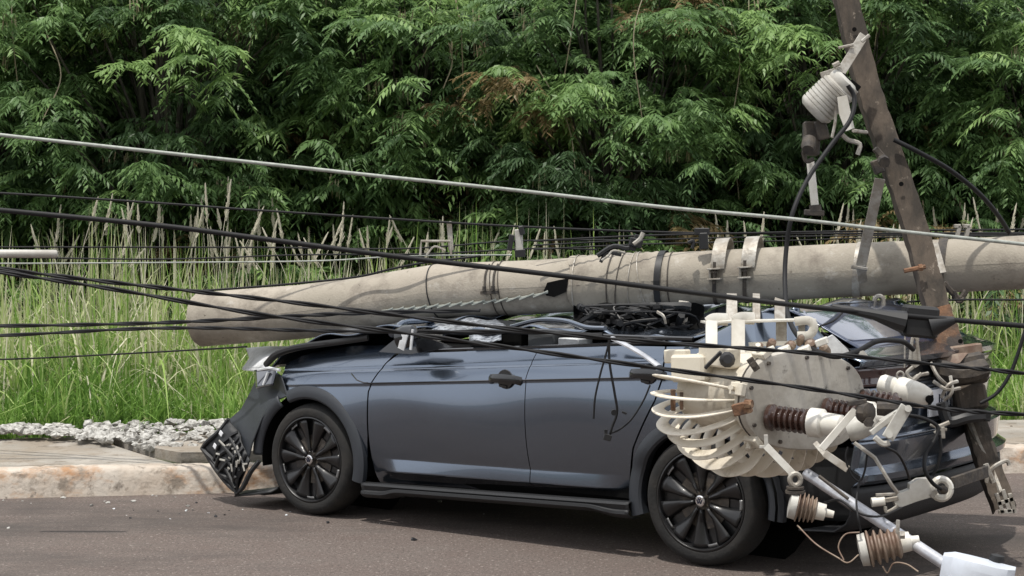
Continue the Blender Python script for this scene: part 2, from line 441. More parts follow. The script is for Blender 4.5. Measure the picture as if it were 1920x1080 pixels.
o = blades(46000, place_grass, gh, lambda r, N: .005+.007*r.random(N), gt, 11, 'grass', .75)
tag(o, 'tall bright green grass growing along the verge behind the pavement', 'grass', kind='stuff')
# dry pale reeds behind
def place_reed(r, N):
    t = -4.5 + 14*r.random(N); n = 2.5 + 3.4*r.random(N)
    P_ = K0n + KDn*t[:, None] + KNn*n[:, None]; P_[:, 2] = .15
    return P_
o = blades(15000, place_reed, lambda r, B: 1.0+.72*r.random(len(B))**1.3+.14*np.sin(tpos(B)*1.9+.6), lambda r, N: .005+.008*r.random(N),
           lambda r, B, N: np.clip(.74+r.normal(0, .22, N) - .3*(r.random(N) < .3), 0, 1), 12, 'dry_grass', .55, 6, 1.25)
tag(o, 'pale straw coloured reeds standing in front of the dark trees', 'dry grass', kind='stuff')
# seed heads: straight stalks with feathery pale tops
b = MB(); r_ = random.Random(4)
spots = [(160,365),(385,350),(428,340),(432,345),(465,365),(490,365),(378,380),(520,398),(660,412),(668,420),(700,420),(345,400),(258,400),(300,395),(240,385),(210,370),(590,430),(625,430),(780,430),(830,415),(900,420),(965,425),
         (1330,400),(1345,415),(1570,375),(1580,390),(1600,400),(1800,405),(1840,395),(1870,400),(1905,385),(120,420),(60,430),(560,445),(740,430),(850,400),(1000,430),(1040,432)]
spots += [(r_.choice([r_.uniform(100, 760), r_.uniform(100, 1050), r_.uniform(1300, 1900)]), r_.uniform(375, 450)) for _ in range(60)]
for (u, v) in spots:
    Y = 15.0 + r_.random()*1.2; top = P(u, v, Y); lean = r_.uniform(-.12, .12)
    lean *= 2.6; bend = r_.choice([0, 0, .1, -.12, .16])
    base = Vector((top.x - lean, Y, .14)); mid = base.lerp(top, .6) + Vector((-lean*.2, 0, .05))
    top = top + Vector((bend, 0, -abs(bend)*.6))
    pts = catmull([base, mid, top], 5); b.tube(pts, [.0028]*(len(pts)-1)+[.0015], 4)
    hl = r_.uniform(.16, .34); ax = (top-mid).normalized(); st_ = top - ax*hl
    for k in range(40):
        t = r_.random(); p = st_.lerp(top, t); an = r_.random()*6.28
        e = p + ax*.05 + Vector((math.cos(an), math.sin(an), 0))*.022*(1.1-t)
        b.tube([p, e], [.0085, .002], 3)
M['straw'] = mat('straw seed head', (.56, .52, .42), .9)
tag(b.build('seed_heads', M['straw'], local=True), 'feathery pale seed heads rising above the reeds', 'seed heads', kind='stuff')

# ------------------------------------------------------------------ trees
LM = leafmat('feathery leaves', (.065, .115, .052), [(.115, .200, .078), (.180, .295, .105), (.27, .41, .14), (.38, .52, .18), (.27, .20, .10)], .45, .4)
BARK = mat('bark', (.065, .06, .045), .9, col2=(.035, .032, .024), scale=12, bump=.8, stretch=(1, 1, .3))
VINE = mat('pale vine', (.26, .22, .15), .8)
PODM = mat('seed pods', (.24, .18, .11), .7, col2=(.36, .34, .22), scale=5)
def crown_mesh(seed, rad, zc, rz, nclump, nshoot):
    r = np.random.default_rng(seed)
    c = r.normal(0, 1, (nclump, 3)); c /= np.linalg.norm(c, axis=1)[:, None]
    c *= (.45 + .6*r.random((nclump, 1))**.6)
    cc = c*np.array([rad, rad, rz]) + np.array([0, 0, zc])
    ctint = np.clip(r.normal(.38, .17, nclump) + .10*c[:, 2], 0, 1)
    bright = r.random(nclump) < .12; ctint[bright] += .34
    S = nclump*nshoot
    ci = np.repeat(np.arange(nclump), nshoot)
    sp = cc[ci] + r.normal(0, 1, (S, 3))*np.array([.30, .30, .15])
    NF = 7; NP = 7
    Fp = np.repeat(sp, NF, 0); n = len(Fp); fi = np.repeat(ci, NF)
    out = Fp - np.array([0, 0, zc]); out[:, 2] *= .3; out /= (np.linalg.norm(out, axis=1)[:, None]+1e-6)
    a = r.random(n)*2*np.pi
    d = np.stack([np.cos(a), np.sin(a), r.normal(.05, .25, n)], 1) + out*.7
    d /= np.linalg.norm(d, axis=1)[:, None]
    side = np.cross(d, np.array([0, 0, 1.])); side /= np.linalg.norm(side, axis=1)[:, None]+1e-6
    side = side + r.normal(0, .25, side.shape); 
    L = .18 + .18*r.random(n); dr = .06 + .18*r.random(n)
    V = []; 
    ftint = ctint[fi] + r.normal(0, .09, n)
    T = []
    for k in range(NP):
        t = (k+1)/NP
        p = Fp + d*(L*t)[:, None]; p[:, 2] -= dr*t*t
        for sgn in (-1, 1):
            if k == NP-1 and sgn == 1: pass
            pd = d*(.55+.25*t) + side*sgn*(.85) + np.array([0, 0, -1])*(.35 + .45*r.random(n))[:, None]
            pd /= np.linalg.norm(pd, axis=1)[:, None]
            pl = (.082 + .045*r.random(n))*(1.05 - .35*abs(t-.45))
            w = np.cross(pd, np.array([0, 0, 1.])); w /= np.linalg.norm(w, axis=1)[:, None]+1e-6
            w = (w + r.normal(0, .35, w.shape))*(.0125)
            m1 = p + pd*(pl*.45)[:, None]; tip = p + pd*pl[:, None]; tip[:, 2] -= .018
            V.append(np.stack([p, m1-w, tip, m1+w], 1)); T.append(ftint)
    V = np.concatenate(V).reshape(-1, 3); q = np.arange(len(V)).reshape(-1, 4)
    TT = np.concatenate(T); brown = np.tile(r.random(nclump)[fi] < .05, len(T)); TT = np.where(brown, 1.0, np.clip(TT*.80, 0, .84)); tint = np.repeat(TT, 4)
    return V, q, tint, cc
def make_tree(seed, rad, zc, rz, ncl, nsh):
    V, q, tint, cc = crown_mesh(seed, rad, zc, rz, ncl, nsh)
    root = thing('leafy_tree', 'x', 'tree')
    cr = npmesh('crown', V, q, LM, tint, root)
    rr = random.Random(seed); b = MB()
    stems = 3
    for s in range(stems):
        a = s*2.1 + rr.random(); top = Vector((math.cos(a)*rad*.3, math.sin(a)*rad*.3, zc+rz*.5))
        pts = catmull([(math.cos(a)*.1, math.sin(a)*.1, -.3), (math.cos(a)*.2+rr.uniform(-.1, .1), math.sin(a)*.2, zc*.35), top*.7 + Vector((0, 0, .1)), top], 5)
        b.tube(pts, [.055*(1-.8*i/(len(pts)-1)) for i in range(len(pts))], 7)
    for i, c in enumerate(cc):
        c = Vector(c); st = Vector((c.x*.15, c.y*.15, zc*.45 + (c.z-zc)*.35 + .2))
        mid = st.lerp(c, .55) + Vector((rr.uniform(-.15, .15), rr.uniform(-.15, .15), rr.uniform(0, .2)))
        pts = catmull([st, mid, c], 4); b.tube(pts, [.022*(1-.75*k/(len(pts)-1)) for k in range(len(pts))], 5)
    b.build('trunk', BARK, root)
    for i in range(9):   # bare pale vines hanging on the outside of the crown
        a = rr.random()*6.28; p = Vector((math.cos(a)*rad*.95, math.sin(a)*rad*.95, zc + rr.uniform(-.2, rz*.6))); q = p + Vector((rr.uniform(-.5, .5), rr.uniform(-.3, .3), -rr.uniform(.6, 1.6)))
        v_ = MB(); v_.tube(catmull([p, p.lerp(q, .4) + Vector((rr.uniform(-.2, .2), rr.uniform(-.2, .2), -.1)), q], 6), .006, 4); v_.build('hanging_vine', VINE, root)
    b = MB()   # bare twigs and hanging brown pods
    for i in range(60):
        c = Vector(cc[rr.randrange(len(cc))]); p = c + Vector((rr.uniform(-.3, .3), rr.uniform(-.3, .3), -.1))
        for k in range(rr.randint(4, 9)):
            s = p + Vector((rr.uniform(-.07, .07), rr.uniform(-.07, .07), rr.uniform(-.05, .05))); l = rr.uniform(.09, .16)
            e = s + Vector((rr.uniform(-.02, .02), rr.uniform(-.02, .02), -l))
            b.tube([s, s.lerp(e, .3), e], [.003, .009, .003], 4, ry=.002)
    b.build('seed_pods', PODM, root)['kind'] = 'stuff'
    return root
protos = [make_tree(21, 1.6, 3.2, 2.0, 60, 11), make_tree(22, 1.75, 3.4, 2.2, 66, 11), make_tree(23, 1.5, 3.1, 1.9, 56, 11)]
used = set()
def put_tree(k, x, y, s, rz, label, group):
    p = protos[k]
    if k in used:
        r = p.copy(); C.collection.objects.link(r)
        for ch in p.children:
            c = ch.copy(); C.collection.objects.link(c); c.parent = r
    else: r = p; used.add(k)
    g = K0; n = (Vector((x, y, 0)) - K0).dot(KN)
    r.location = (x, y, vergez(n, x)); r.rotation_euler = (0, 0, rz); r.scale = (s, s, s)
    tag(r, label, 'tree', group)
front = [(-5.6, 17.6), (-3.3, 17.2), (-1.1, 17.9), (1.0, 17.0), (3.1, 17.5), (5.3, 17.3), (7.4, 18.0)]
fl = ['feathery tree at the far left edge of the front row behind the reeds', 'front row tree spreading over the left seed heads and the pole end', 'front row tree with dark gap below it above the car bonnet',
      'front row tree with low bright sprays above the middle of the fallen pole', 'front row tree just left of the leaning rusty crossarm', 'front row tree just right of the leaning rusty crossarm', 'front row tree at the far right edge of the picture']
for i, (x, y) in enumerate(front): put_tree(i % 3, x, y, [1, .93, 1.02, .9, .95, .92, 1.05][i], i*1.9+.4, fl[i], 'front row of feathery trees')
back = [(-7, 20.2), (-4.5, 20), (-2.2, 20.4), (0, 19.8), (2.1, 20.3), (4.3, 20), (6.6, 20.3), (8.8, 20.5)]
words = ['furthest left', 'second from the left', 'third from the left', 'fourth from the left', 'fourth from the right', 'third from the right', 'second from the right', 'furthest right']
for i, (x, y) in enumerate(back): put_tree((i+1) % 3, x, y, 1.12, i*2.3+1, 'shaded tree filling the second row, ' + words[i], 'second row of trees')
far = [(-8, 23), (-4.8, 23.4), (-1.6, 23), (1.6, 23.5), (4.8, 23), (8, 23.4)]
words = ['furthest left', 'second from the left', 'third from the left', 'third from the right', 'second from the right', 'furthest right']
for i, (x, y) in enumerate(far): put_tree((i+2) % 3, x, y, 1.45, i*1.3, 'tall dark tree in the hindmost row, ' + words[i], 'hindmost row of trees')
# low shrubs at the foot of the trees
sp = make_tree(31, .8, .75, .62, 22, 9); sp.name = 'leafy_shrub'
sh = [(-6.0, 16.3), (-4.3, 16.6), (-2.6, 16.9), (-1.0, 16.5), (.6, 16.4), (2.2, 16.7), (3.8, 16.3), (5.4, 16.6), (-5.3, 18.6), (-3.0, 18.8), (-.6, 18.7), (1.7, 18.9), (4.0, 18.7), (6.2, 18.6)]
for i, (x, y) in enumerate(sh):
    r = sp if i == 0 else sp.copy()
    if i:
        C.collection.objects.link(r)
        for ch in sp.children:
            c = ch.copy(); C.collection.objects.link(c); c.parent = r
    s = [1, .8, .9, .75, 1.25, .85, 1.05, .9, 1.5, 1.5, 1.5, 1.5, 1.5, 1.5][i]
    r.location = (x, y, .15); r.rotation_euler = (0, 0, i*1.7); r.scale = (s, s, s*(1.1 if i < 8 else 1.3))
    row = 'among the reeds' if i < 8 else 'in the shade under the trees'
    nm = (['furthest left', 'second from the left', 'third from the left', 'fourth from the left', 'fourth from the right', 'third from the right', 'second from the right', 'furthest right'] if i < 8 else ['furthest left', 'second from the left', 'third from the left', 'third from the right', 'second from the right', 'furthest right'])[i if i < 8 else i-8]
    tag(r, 'low leafy shrub ' + row + ', ' + nm, 'shrub', 'low shrubs under the trees')

# ------------------------------------------------------------------ car (local frame: x from front hub to rear, y away from the camera, z up)
CARO = Vector((-1.172, 10.12, 0)); CARZ = math.atan2(-.597, .8024)
car = thing('wrecked_car', 'blue grey hatchback car crushed under the fallen concrete pole at the kerb', 'car', CARO, CARZ)
CD = Vector((.8024, -.597, 0)); CA = Vector((.597, .8024, 0))
def S(u, v, lat=0):
    """photo pixel on the car's side plane -> car local point"""
    ox = CARO + CA*lat; k = (u-960)/F
    s = (k*ox.y - ox.x)/(CD.x - k*CD.y)
    Y = ox.y + CD.y*s
    return Vector((s, lat, CAMZ - (v-433)*Y/F))
WB = 2.597; HZ = .324
def zc(s): return .79 + .0675*(s-.45)          # shoulder crease
def zt(s): return .955 + .068*(s-.57)          # belt line
def step(x, a, b):
    t = min(1, max(0, (x-a)/(b-a))); return t*t*(3-2*t)
def bodyy(s, z, door=True):
    """depth of the near body side behind the outermost plane"""
    c = zc(s); y = .012
    if z > c:
        f = (z-c)/.17
        y = .006 + .085*f + .055*f*f
        d2 = z-(c+.075)
        y += .006*math.exp(-(d2/.008)**2)       # thin second line above the crease
    else:
        y = .006 + .006*step(c-z, 0, .02) - .20*(c-z) + .60*(c-z)**2
    lt = .36 + .02*s; lb = lt-.075
    if door:
        w = step(s, .48, .66)*(1-step(s, 1.95, 2.17))
        if z < lt+.012:
            out = .034*min(1, max(0, (lt-z)/.070))*w
            y -= out
            if z < lb: y += .046*min(1, max(0, (lb-z)/.045))**.8*w
    if z < lb: y += .03*step(lb-z, 0, .15)
    # plan curvature towards both ends
    if s < .1: y += .10*((.1-s)/.6)**2
    if s > 2.7: y += .16*((s-2.7)/.7)**2.2
    # dents in the crushed upper edge
    y += .005*math.sin(s*3.7+1)*step(z, c+.05, c+.17) + .003*math.sin(s*5.1+z*9)
    return y
def arc_curve(pts):
    pts = [Vector(p) for p in pts]; L = [0]
    for a, b_ in zip(pts, pts[1:]): L.append(L[-1] + (b_-a).length)
    T = L[-1] or 1
    def f(t):
        t *= T
        for i in range(len(pts)-1):
            if t <= L[i+1] + 1e-9:
                return pts[i].lerp(pts[i+1], (t-L[i])/max(1e-9, L[i+1]-L[i]))
        return pts[-1]
    return f
def coons(bot, top, left, right, post=None):
    b0, t0, l0, r0 = [arc_curve(c) for c in (bot, top, left, right)]
    P00, P10, P01, P11 = b0(0), b0(1), t0(0), t0(1)
    def f(u, v):
        p = b0(u)*(1-v) + t0(u)*v + l0(v)*(1-u) + r0(v)*u - (P00*(1-u)*(1-v) + P10*u*(1-v) + P01*(1-u)*v + P11*u*v)
        return post(p) if post else p
    return f
def onbody(p, off=0): return Vector((p.x, bodyy(p.x, p.z) + off, p.z))
def sz(*a): return [Vector((x, 0, z)) for x, z in a]
def mirror(o, name, lat=1.78):
    me = o.data.copy()
    for v in me.vertices: v.co.y = lat - v.co.y
    me.flip_normals()
    c = bpy.data.objects.new(name, me); C.collection.objects.link(c); c.parent = car
    for md in o.modifiers:
        m2 = c.modifiers.new('s', 'SOLIDIFY'); m2.thickness = md.thickness; m2.offset = 0
    return c
def cb(mb, name, m, parent=None, solid=0, sharp=35): return mb.build(name, m, parent or car, local=True, solid=solid, sharp=sharp)
def arcpts(cx, r, a0, a1, n=24): return [(cx + r*math.cos(R(a0+(a1-a0)*i/n)), HZ + r*math.sin(R(a0+(a1-a0)*i/n))) for i in range(n+1)]
ZB = lambda s: .21 + .030*(s-.42)
# front fender
RA = .415
bot = sz(*arcpts(0, RA, 117, -8))
top = sz((-.30, .855), (-.20, .905), (-.05, .94), (.15, .975), (.4, .99), (.573, .985))
g = MB(); g.grid(coons(bot, top, sz((bot[0].x, bot[0].z), (-.27, .77), (-.30, .855)), sz((bot[-1].x, bot[-1].z), (.447, .5), (.450, .74), (.52, .9), (.573, .985)), onbody), 80, 110)
fender = cb(g, 'front_fender', M['paint']); mirror(fender, 'front_fender')
g = MB(); g.tube([onbody(p, -.001) for p in sz((.30, .832), (.36, .80), (.42, .788), (.448, .789))], .004, 6)
cb(g, 'fender_garnish', M['trim'])
g = MB(); g.tube([onbody(Vector((s_, 0, zc(s_)-.004)), -.001) for s_ in [.45 + i*.05 for i in range(39)]], .0042, 6)
cb(g, 'crease_shade_line', M['trim'])  # shade under the shoulder crease, drawn as a thin black tube
# doors
g = MB(); g.grid(coons(sz((.457, .222), (1.0, .236), (1.5425, .250)), sz((.583, .955), (1.0, .985), (1.5425, 1.02)), sz((.457, .222), (.457, .5), (.460, .74), (.53, .9), (.583, .955)), sz((1.5425, .25), (1.5425, 1.02)), onbody), 70, 190)
door = cb(g, 'front_door', M['paint']); mirror(door, 'front_door')
g = MB(); g.grid(coons(sz((1.5475, .25), (2.08, .266)), sz((1.5475, 1.02), (1.95, 1.05), (2.33, 1.06)), sz((1.5475, .25), (1.5475, 1.02)), sz((2.08, .266), (2.13, .33), (2.20, .55), (2.34, .80), (2.38, .93), (2.33, 1.06)), onbody), 60, 190)
rdoor = cb(g, 'rear_door', M['paint']); mirror(rdoor, 'rear_door')
# quarter panel round the rear arch up to the tail
bot = sz((2.095, .27), (2.14, .33), *arcpts(WB, RA, 172, 15))
right = sz((bot[-1].x, bot[-1].z), (3.25, .62), (3.36, .80), (3.37, .97), (3.30, 1.05))
left = sz((2.095, .27), (2.145, .33), (2.21, .55), (2.35, .80), (2.39, .93), (2.34, 1.06))
bot = sz((2.095, .27)) + sz(*arcpts(WB, RA, 176, 15))
g = MB(); g.grid(coons(bot, sz((2.34, 1.06), (2.8, 1.08), (3.30, 1.05)), left, right, onbody), 60, 46)
quarter = cb(g, 'rear_quarter', M['paint']); mirror(quarter, 'rear_quarter')
# C pillar, rises to the roof rear
def cpil(u, v):
    s = (2.45 + .85*u)*(1-v) + (2.75 + .25*u)*v; z = 1.055*(1-v) + 1.24*v
    return Vector((s, .10*(1-v) + .33*v - .02*math.sin(v*3.1), z + .012*math.sin(u*7)))
g = MB(); g.grid(cpil, 16, 10); cp = cb(g, 'rear_pillar', M['paint'], solid=.012); mirror(cp, 'rear_pillar')
# dark inner shell so gaps and openings read deep
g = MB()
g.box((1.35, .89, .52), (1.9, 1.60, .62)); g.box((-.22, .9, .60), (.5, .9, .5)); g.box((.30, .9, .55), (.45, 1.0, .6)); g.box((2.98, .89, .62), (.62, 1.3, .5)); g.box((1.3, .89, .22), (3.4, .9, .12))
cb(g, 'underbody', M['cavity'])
def liner(cx):
    g = MB(); pr = arcpts(cx, .40, 190, -10, 20)
    g.grid(lambda u, v: Vector((pr[min(20, int(u*20+.5))][0], .03+.42*v, pr[min(20, int(u*20+.5))][1])), 20, 2)
    g.grid(lambda u, v: Vector((cx + .40*math.cos(u*6.283)*v, .45, HZ + .40*math.sin(u*6.283)*v)), 24, 1)
    o = cb(g, 'wheel_liner', M['cavity']); mirror(o, 'wheel_liner')
liner(0); liner(WB)
# arch cladding: ring strip proud of the body
def cladding(cx, a0, a1, tail0=0, tail1=0):
    g = MB(); n = 48
    prof = [(.352, .050), (.350, -.004), (.362, -.014), (.385, -.016), (.408, -.010), (.424, .0), (.426, .03)]
    ring = []
    for i in range(n+1):
        a = R(a0+(a1-a0)*i/n); row = []
        for r_, y in prof:
            rr = r_ + (.012 if abs(math.sin(a)) < .5 else 0)*0
            x = cx+rr*math.cos(a); z = HZ+rr*math.sin(a)
            row.append(Vector((x, y + max(0, bodyy(x, max(z, .45)) - .016)*.9, z)))
        ring.append(row)
    m = len(prof)
    g.add([p for r_ in ring for p in r_], [(i*m+j, (i+1)*m+j, (i+1)*m+j+1, i*m+j+1) for i in range(n) for j in range(m-1)])
    o = cb(g, 'arch_cladding', M['arch'], sharp=30); mirror(o, 'arch_cladding')
cladding(0, 114, -14); cladding(WB, 196, -10)
# broken front piece of the arch on the loose bumper
g = MB(); n = 30
g.grid(lambda u, v: Vector(((.352+.072*v)*math.cos(R(122+58*u))-.012-.03*u, .0-.012*math.sin(v*3.1)+.03*u, HZ+(.352+.072*v)*math.sin(R(122+58*u))-.004)), 24, 6)
cb(g, 'arch_cladding', M['arch'], solid=.012)
# sills
g = MB()
pr = [(.225, .030), (.222, -.006), (.212, -.012), (.185, -.002), (.178, -.012), (.165, -.014), (.150, .004), (.140, .03), (.135, .09)]
def sill(u, v):
    s = .415 + 1.78*u; i = v*(len(pr)-1); a = int(min(i, len(pr)-2)); f = i-a
    z = pr[a][0]*(1-f)+pr[a+1][0]*f; y = pr[a][1]*(1-f)+pr[a+1][1]*f
    lift = step(s, .55, .68)*(1-step(s, 1.93, 2.12))
    if z < .2: z += .022*lift*(1 if z > .14 else .9)
    if z < .17: y += .02*lift
    return Vector((s, y, z + .030*(s-.42) + .004))
g.grid(sill, 70, len(pr)-1); s_ = cb(g, 'side_skirt', M['plastic'], sharp=28, solid=.004); mirror(s_, 'side_skirt')
# hairline chrome-dark window moulding
g = MB(); g.tube([Vector((s, bodyy(s, zt(s))+.004, zt(s)+.006)) for s in [.62+i*.085 for i in range(21)]], .009, 6)
cb(g, 'window_moulding', M['trim'])
# door handles with black recess
for (u, v) in ((948, 712), (1214, 703)):
    p = onbody(S(u, v, .01))
    g = MB(); g.lathe([(-.002, .0), (.001, .040), (-.006, .052), (-.012, .050), (-.014, 0)], (p.x+.005, p.y, p.z+.004), (0, 1, 0), 20)
    h = cb(g, 'handle_recess', M['trim']); 
    g = MB(); pts = catmull([(p.x-.10, p.y+.004, p.z-.006), (p.x-.07, p.y-.024, p.z+.006), (p.x, p.y-.034, p.z+.010), (p.x+.07, p.y-.024, p.z+.006), (p.x+.10, p.y+.004, p.z-.004)], 5)
    g.tube(pts, .014, 8, ry=.024); g.tube([(p.x-.03, p.y-.01, p.z-.03), (p.x+.02, p.y-.012, p.z-.035)], .009, 6)
    cb(g, 'door_handle', M['trim'])
# --- bonnet, crumpled; near edge follows the fender
def bonnet(u, v):
    s = -.36 + 1.08*u; lat = .10 + 1.58*v
    near = .885 + .16*step(s, -.45, .15) + .05*step(s, .1, .7)
    crown = .055*math.sin(v*math.pi)
    z = near + crown
    # pressed valley under the pole
    wx = CARO.x + CD.x*s + CA.x*lat; wy = CARO.y + CD.y*s + CA.y*lat
    zb, d = pole_under(wx, wy)
    z = min(z, zb + .25*max(0, d-.10) - .006) if d < .8 else z
    z += .012*math.sin(s*14+lat*5)*step(abs(d), .1, .3) + .010*math.sin(s*6-lat*17)
    if u < .1: z -= .9*(.1-u)
    return Vector((s - .07*(2*v-1)**2 + .03, lat, z))
# pole axis in world, needed for the pressed panels
POLE = [P(369, 600, 11.05), P(470, 592, 10.96), P(560, 585, 10.85), P(680, 570, 10.7), P(830, 545, 10.5), P(1000, 538, 10.33), P(1150, 530, 10.2), P(1330, 520, 10.03), P(1500, 511, 9.88), P(1700, 502, 9.7), P(1930, 491, 9.5), P(2300, 470, 9.2), P(2700, 446, 8.9)]
def prad(x): return .170 - .0055*(x+1.9)
def pole_at(x):
    for a, b_ in zip(POLE, POLE[1:]):
        if x <= b_.x or b_ is POLE[-1]:
            t = (x-a.x)/(b_.x-a.x); return a.lerp(b_, max(t, -.3) if a is POLE[0] else t)
def pole_under(x, y):
    p = pole_at(x); d = abs(y-p.y)*.97; r = prad(x)
    return p.z - (r if (d < r*.2 or y < p.y) else math.sqrt(max(r*r-d*d, (r*.25)**2))), d
g = MB(); g.grid(bonnet, 50, 50); cb(g, 'bonnet', M['paint'], solid=.008, sharp=50)
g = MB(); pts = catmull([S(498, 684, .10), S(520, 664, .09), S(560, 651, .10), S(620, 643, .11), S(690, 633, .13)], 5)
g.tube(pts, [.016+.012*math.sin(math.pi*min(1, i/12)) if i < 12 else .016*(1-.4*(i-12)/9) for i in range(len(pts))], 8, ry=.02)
cb(g, 'bonnet_gap_shade', M['black'])  # shade of the gap under the bonnet edge, modelled as a black tube
# bent-up pale leading edge of the bonnet
g = MB()
q = [S(461, 653, .55), S(540, 650, .50), S(500, 690, .22), S(455, 690, .42)]
g.grid(coons([q[3], S(478, 691, .3), q[2]], [q[0], S(500, 650, .52), q[1]], [q[3], S(468, 672, .47), q[0]], [q[2], S(508, 670, .33), q[1]]), 14, 12)
g.grid(coons([S(455, 694, .40), S(480, 697, .28), S(502, 692, .2)], [q[3], S(478, 691, .3), q[2]], [S(455, 694, .40), q[3]], [S(502, 692, .2), q[2]]), 10, 2)
cb(g, 'bonnet_lip', M['silver'], solid=.006)
# loose front bumper cover
g = MB()
right = [S(446, 918, .03), S(462, 880, .0), S(474, 830, -.01), S(492, 785, -.005), S(516, 752, 0), S(540, 742, .01), S(528, 705, .03)]
left = [S(384, 840, .10), S(410, 805, .14), S(452, 768, .17), S(470, 735, .17), S(488, 694, .16)]
bot = [left[0], S(410, 880, .07), right[0]]
top = [left[-1], S(510, 692, .10), right[-1]]
g.grid(coons(bot, top, left, right), 26, 40); cb(g, 'front_bumper', M['arch'], solid=.006)
g = MB()   # black grille section torn open
q0, q1, q2, q3 = S(381, 840, .06), S(434, 786, .10), S(470, 862, -.03), S(446, 922, -.0)
def gr(u, v): return (q0*(1-u)+q1*u)*(1-v) + (q3*(1-u)+q2*u)*v + Vector((.012*math.sin(v*9+u*4), -.02*math.sin(u*3.1)-.012*math.sin(v*13+u*7), .012*math.sin(u*8+v*11)*v))
g.grid(gr, 8, 10)
for k in range(5):
    v = .30 + .14*k; g.tube([gr(t/8, v)+Vector((0, -.014, .006*math.sin(t*2+k))) for t in range(9)], .006, 5)
for k in range(4):
    u = .15 + .22*k; g.tube([gr(u, .3)+Vector((0, -.012, 0)), gr(u+.04, .65)+Vector((0, -.016, 0)), gr(u-.02, .95)+Vector((0, -.012, 0))], .005, 5)
g.tube([gr(t/8, 0)+Vector((0, -.008, 0)) for t in range(9)], .008, 6); g.tube([gr(0, t/8)+Vector((0, -.008, 0)) for t in range(9)], .010, 6)
gro = cb(g, 'grille', M['plastic'], solid=.01)
g = MB()
rj = random.Random(3)
for k in range(16):
    u, v = rj.uniform(.1, .95), rj.uniform(.35, .95); p = gr(u, v) + Vector((0, -.024, 0))
    g.bar(p, p + Vector((rj.uniform(-.05, .05), -.004, rj.uniform(-.05, .05))), .010, .006)
cb(g, 'broken_clips', M['offwhite'], gro)
for (u, v) in ((.34, .17), (.74, .16)):
    g = MB(); c_ = gr(u, v)+Vector((0, -.020, 0)); e = (q1-q0).normalized(); up = (q0-q3).normalized()
    g.bar(c_-up*.016, c_+up*.016, .026, .006, nrm=(0, -1, 0)); cb(g, 'reflector', M['plate'], gro)
g = MB(); pts = catmull([S(384, 846, .05), S(408, 884, .03), S(436, 916, .01), S(452, 918, -.01), S(470, 885, -.02), S(486, 865, .0)], 5); g.tube(pts, .010, 6); g.grid(lambda u, v: Vector((-.60+.30*u, -.0+.5*v, .06+.05*u+.02*math.sin(v*9))), 6, 6)
cb(g, 'splitter', M['plastic'], solid=.01)
# smashed headlamp
g = MB(); g.grid(coons([S(486, 728, .05), S(516, 722, .02)], [S(482, 694, .14), S(524, 690, .05)], [S(486, 728, .05), S(482, 694, .14)], [S(516, 722, .02), S(524, 690, .05)], lambda p: p+Vector((0, -.02, 0))), 8, 8)
hl = cb(g, 'headlight', M['glass'], solid=.01)
g = MB(); g.tube([S(494, 722, .02), S(503, 698, .03)], .010, 6); g.tube([S(484, 694, .1), S(505, 690, .05), S(524, 694, .01)], .009, 6); cb(g, 'bezel', M['silver'], hl)
# --- mirror, torn
g = MB(); g.lathe([(-.06, .02), (-.05, .055), (0, .07), (.05, .06), (.07, .03)], S(762, 632, -.06), (1, .3, .2), 14)
mo = cb(g, 'wing_mirror', M['trim'])
g = MB(); g.bar(S(760, 625, -.12), S(752, 655, -.12), .045, .008); cb(g, 'mirror_glass', M['silver'], mo)
g = MB(); g.bar(S(774, 618, -.13), S(770, 656, -.13), .014, .01); cb(g, 'mirror_bracket', M['silver'], mo)
g = MB(); pts = [S(710, 660, .03), S(735, 640, .03), S(768, 618, .06), S(845, 651, .05), S(770, 664, .02)]
g.prism(pts, (0, .02, 0)); cb(g, 'mirror_triangle', M['trim'])
g = MB(); pts = catmull([S(733, 628, .10), S(755, 606, .2), S(785, 602, .3), S(812, 600, .4)], 5); g.tube(pts, .018, 8); cb(g, 'front_pillar', M['paint'])
# --- crushed roof, glass and interior
def roof(u, v):
    s = .72 + 2.25*u; lat = .27 + 1.25*v
    edge = 1.10 + .015*math.sin(s*5) + .145*step(s, 2.35, 2.95)
    z = edge + .03*math.sin(v*math.pi) + .12*step(v, .5, 1)*(1-step(s, 2.2, 2.9))
    w = CARO + CD*s + CA*lat; zb, d = pole_under(w.x, w.y)
    z = min(z, zb + (.02 if w.y < pole_at(w.x).y else .12)*max(0, d-.12) - .012)
    z += .012*math.sin(s*17+lat*9) + .008*math.sin(s*31-lat*13)
    if u < .06: z -= 1.2*(.06-u)
    return Vector((s, lat - .03*math.sin(s*6)*(1-v), z))
g = MB(); g.grid(roof, 60, 34); cb(g, 'roof', M['paint'], solid=.01, sharp=40)
g = MB()   # buckled drip rail of the roof
pts = catmull([S(960, 612, .18), S(1010, 600, .18), S(1060, 602, .18), S(1100, 614, .18), S(1135, 616, .18)], 6)
g.tube(pts, .020, 8, ry=.014); cb(g, 'roof_edge', M['paint'])
g = MB(); pts = catmull([S(1148, 634, .06), S(1180, 650, .04), S(1210, 668, .03), S(1236, 687, .01)], 5); g.tube(pts, .024, 8, ry=.010)
cb(g, 'door_frame', M['bright'])
g = MB(); pts = catmull([S(800, 622, .2), S(900, 626, .2), S(1000, 620, .2), S(1130, 630, .2), S(1300, 636, .2)], 6); g.tube(pts, .012, 6); cb(g, 'window_frame', M['trim'])
def wind(u, v):
    a = S(790, 620, .25).lerp(S(960, 622, .25), u); c_ = S(830, 600, .5).lerp(S(930, 598, .5), u)
    return a.lerp(c_, v) + Vector((0, 0, .012*math.sin(u*9)*math.sin(v*4)))
g = MB(); g.grid(wind, 20, 10); cb(g, 'windscreen', M['crack'], solid=.005)
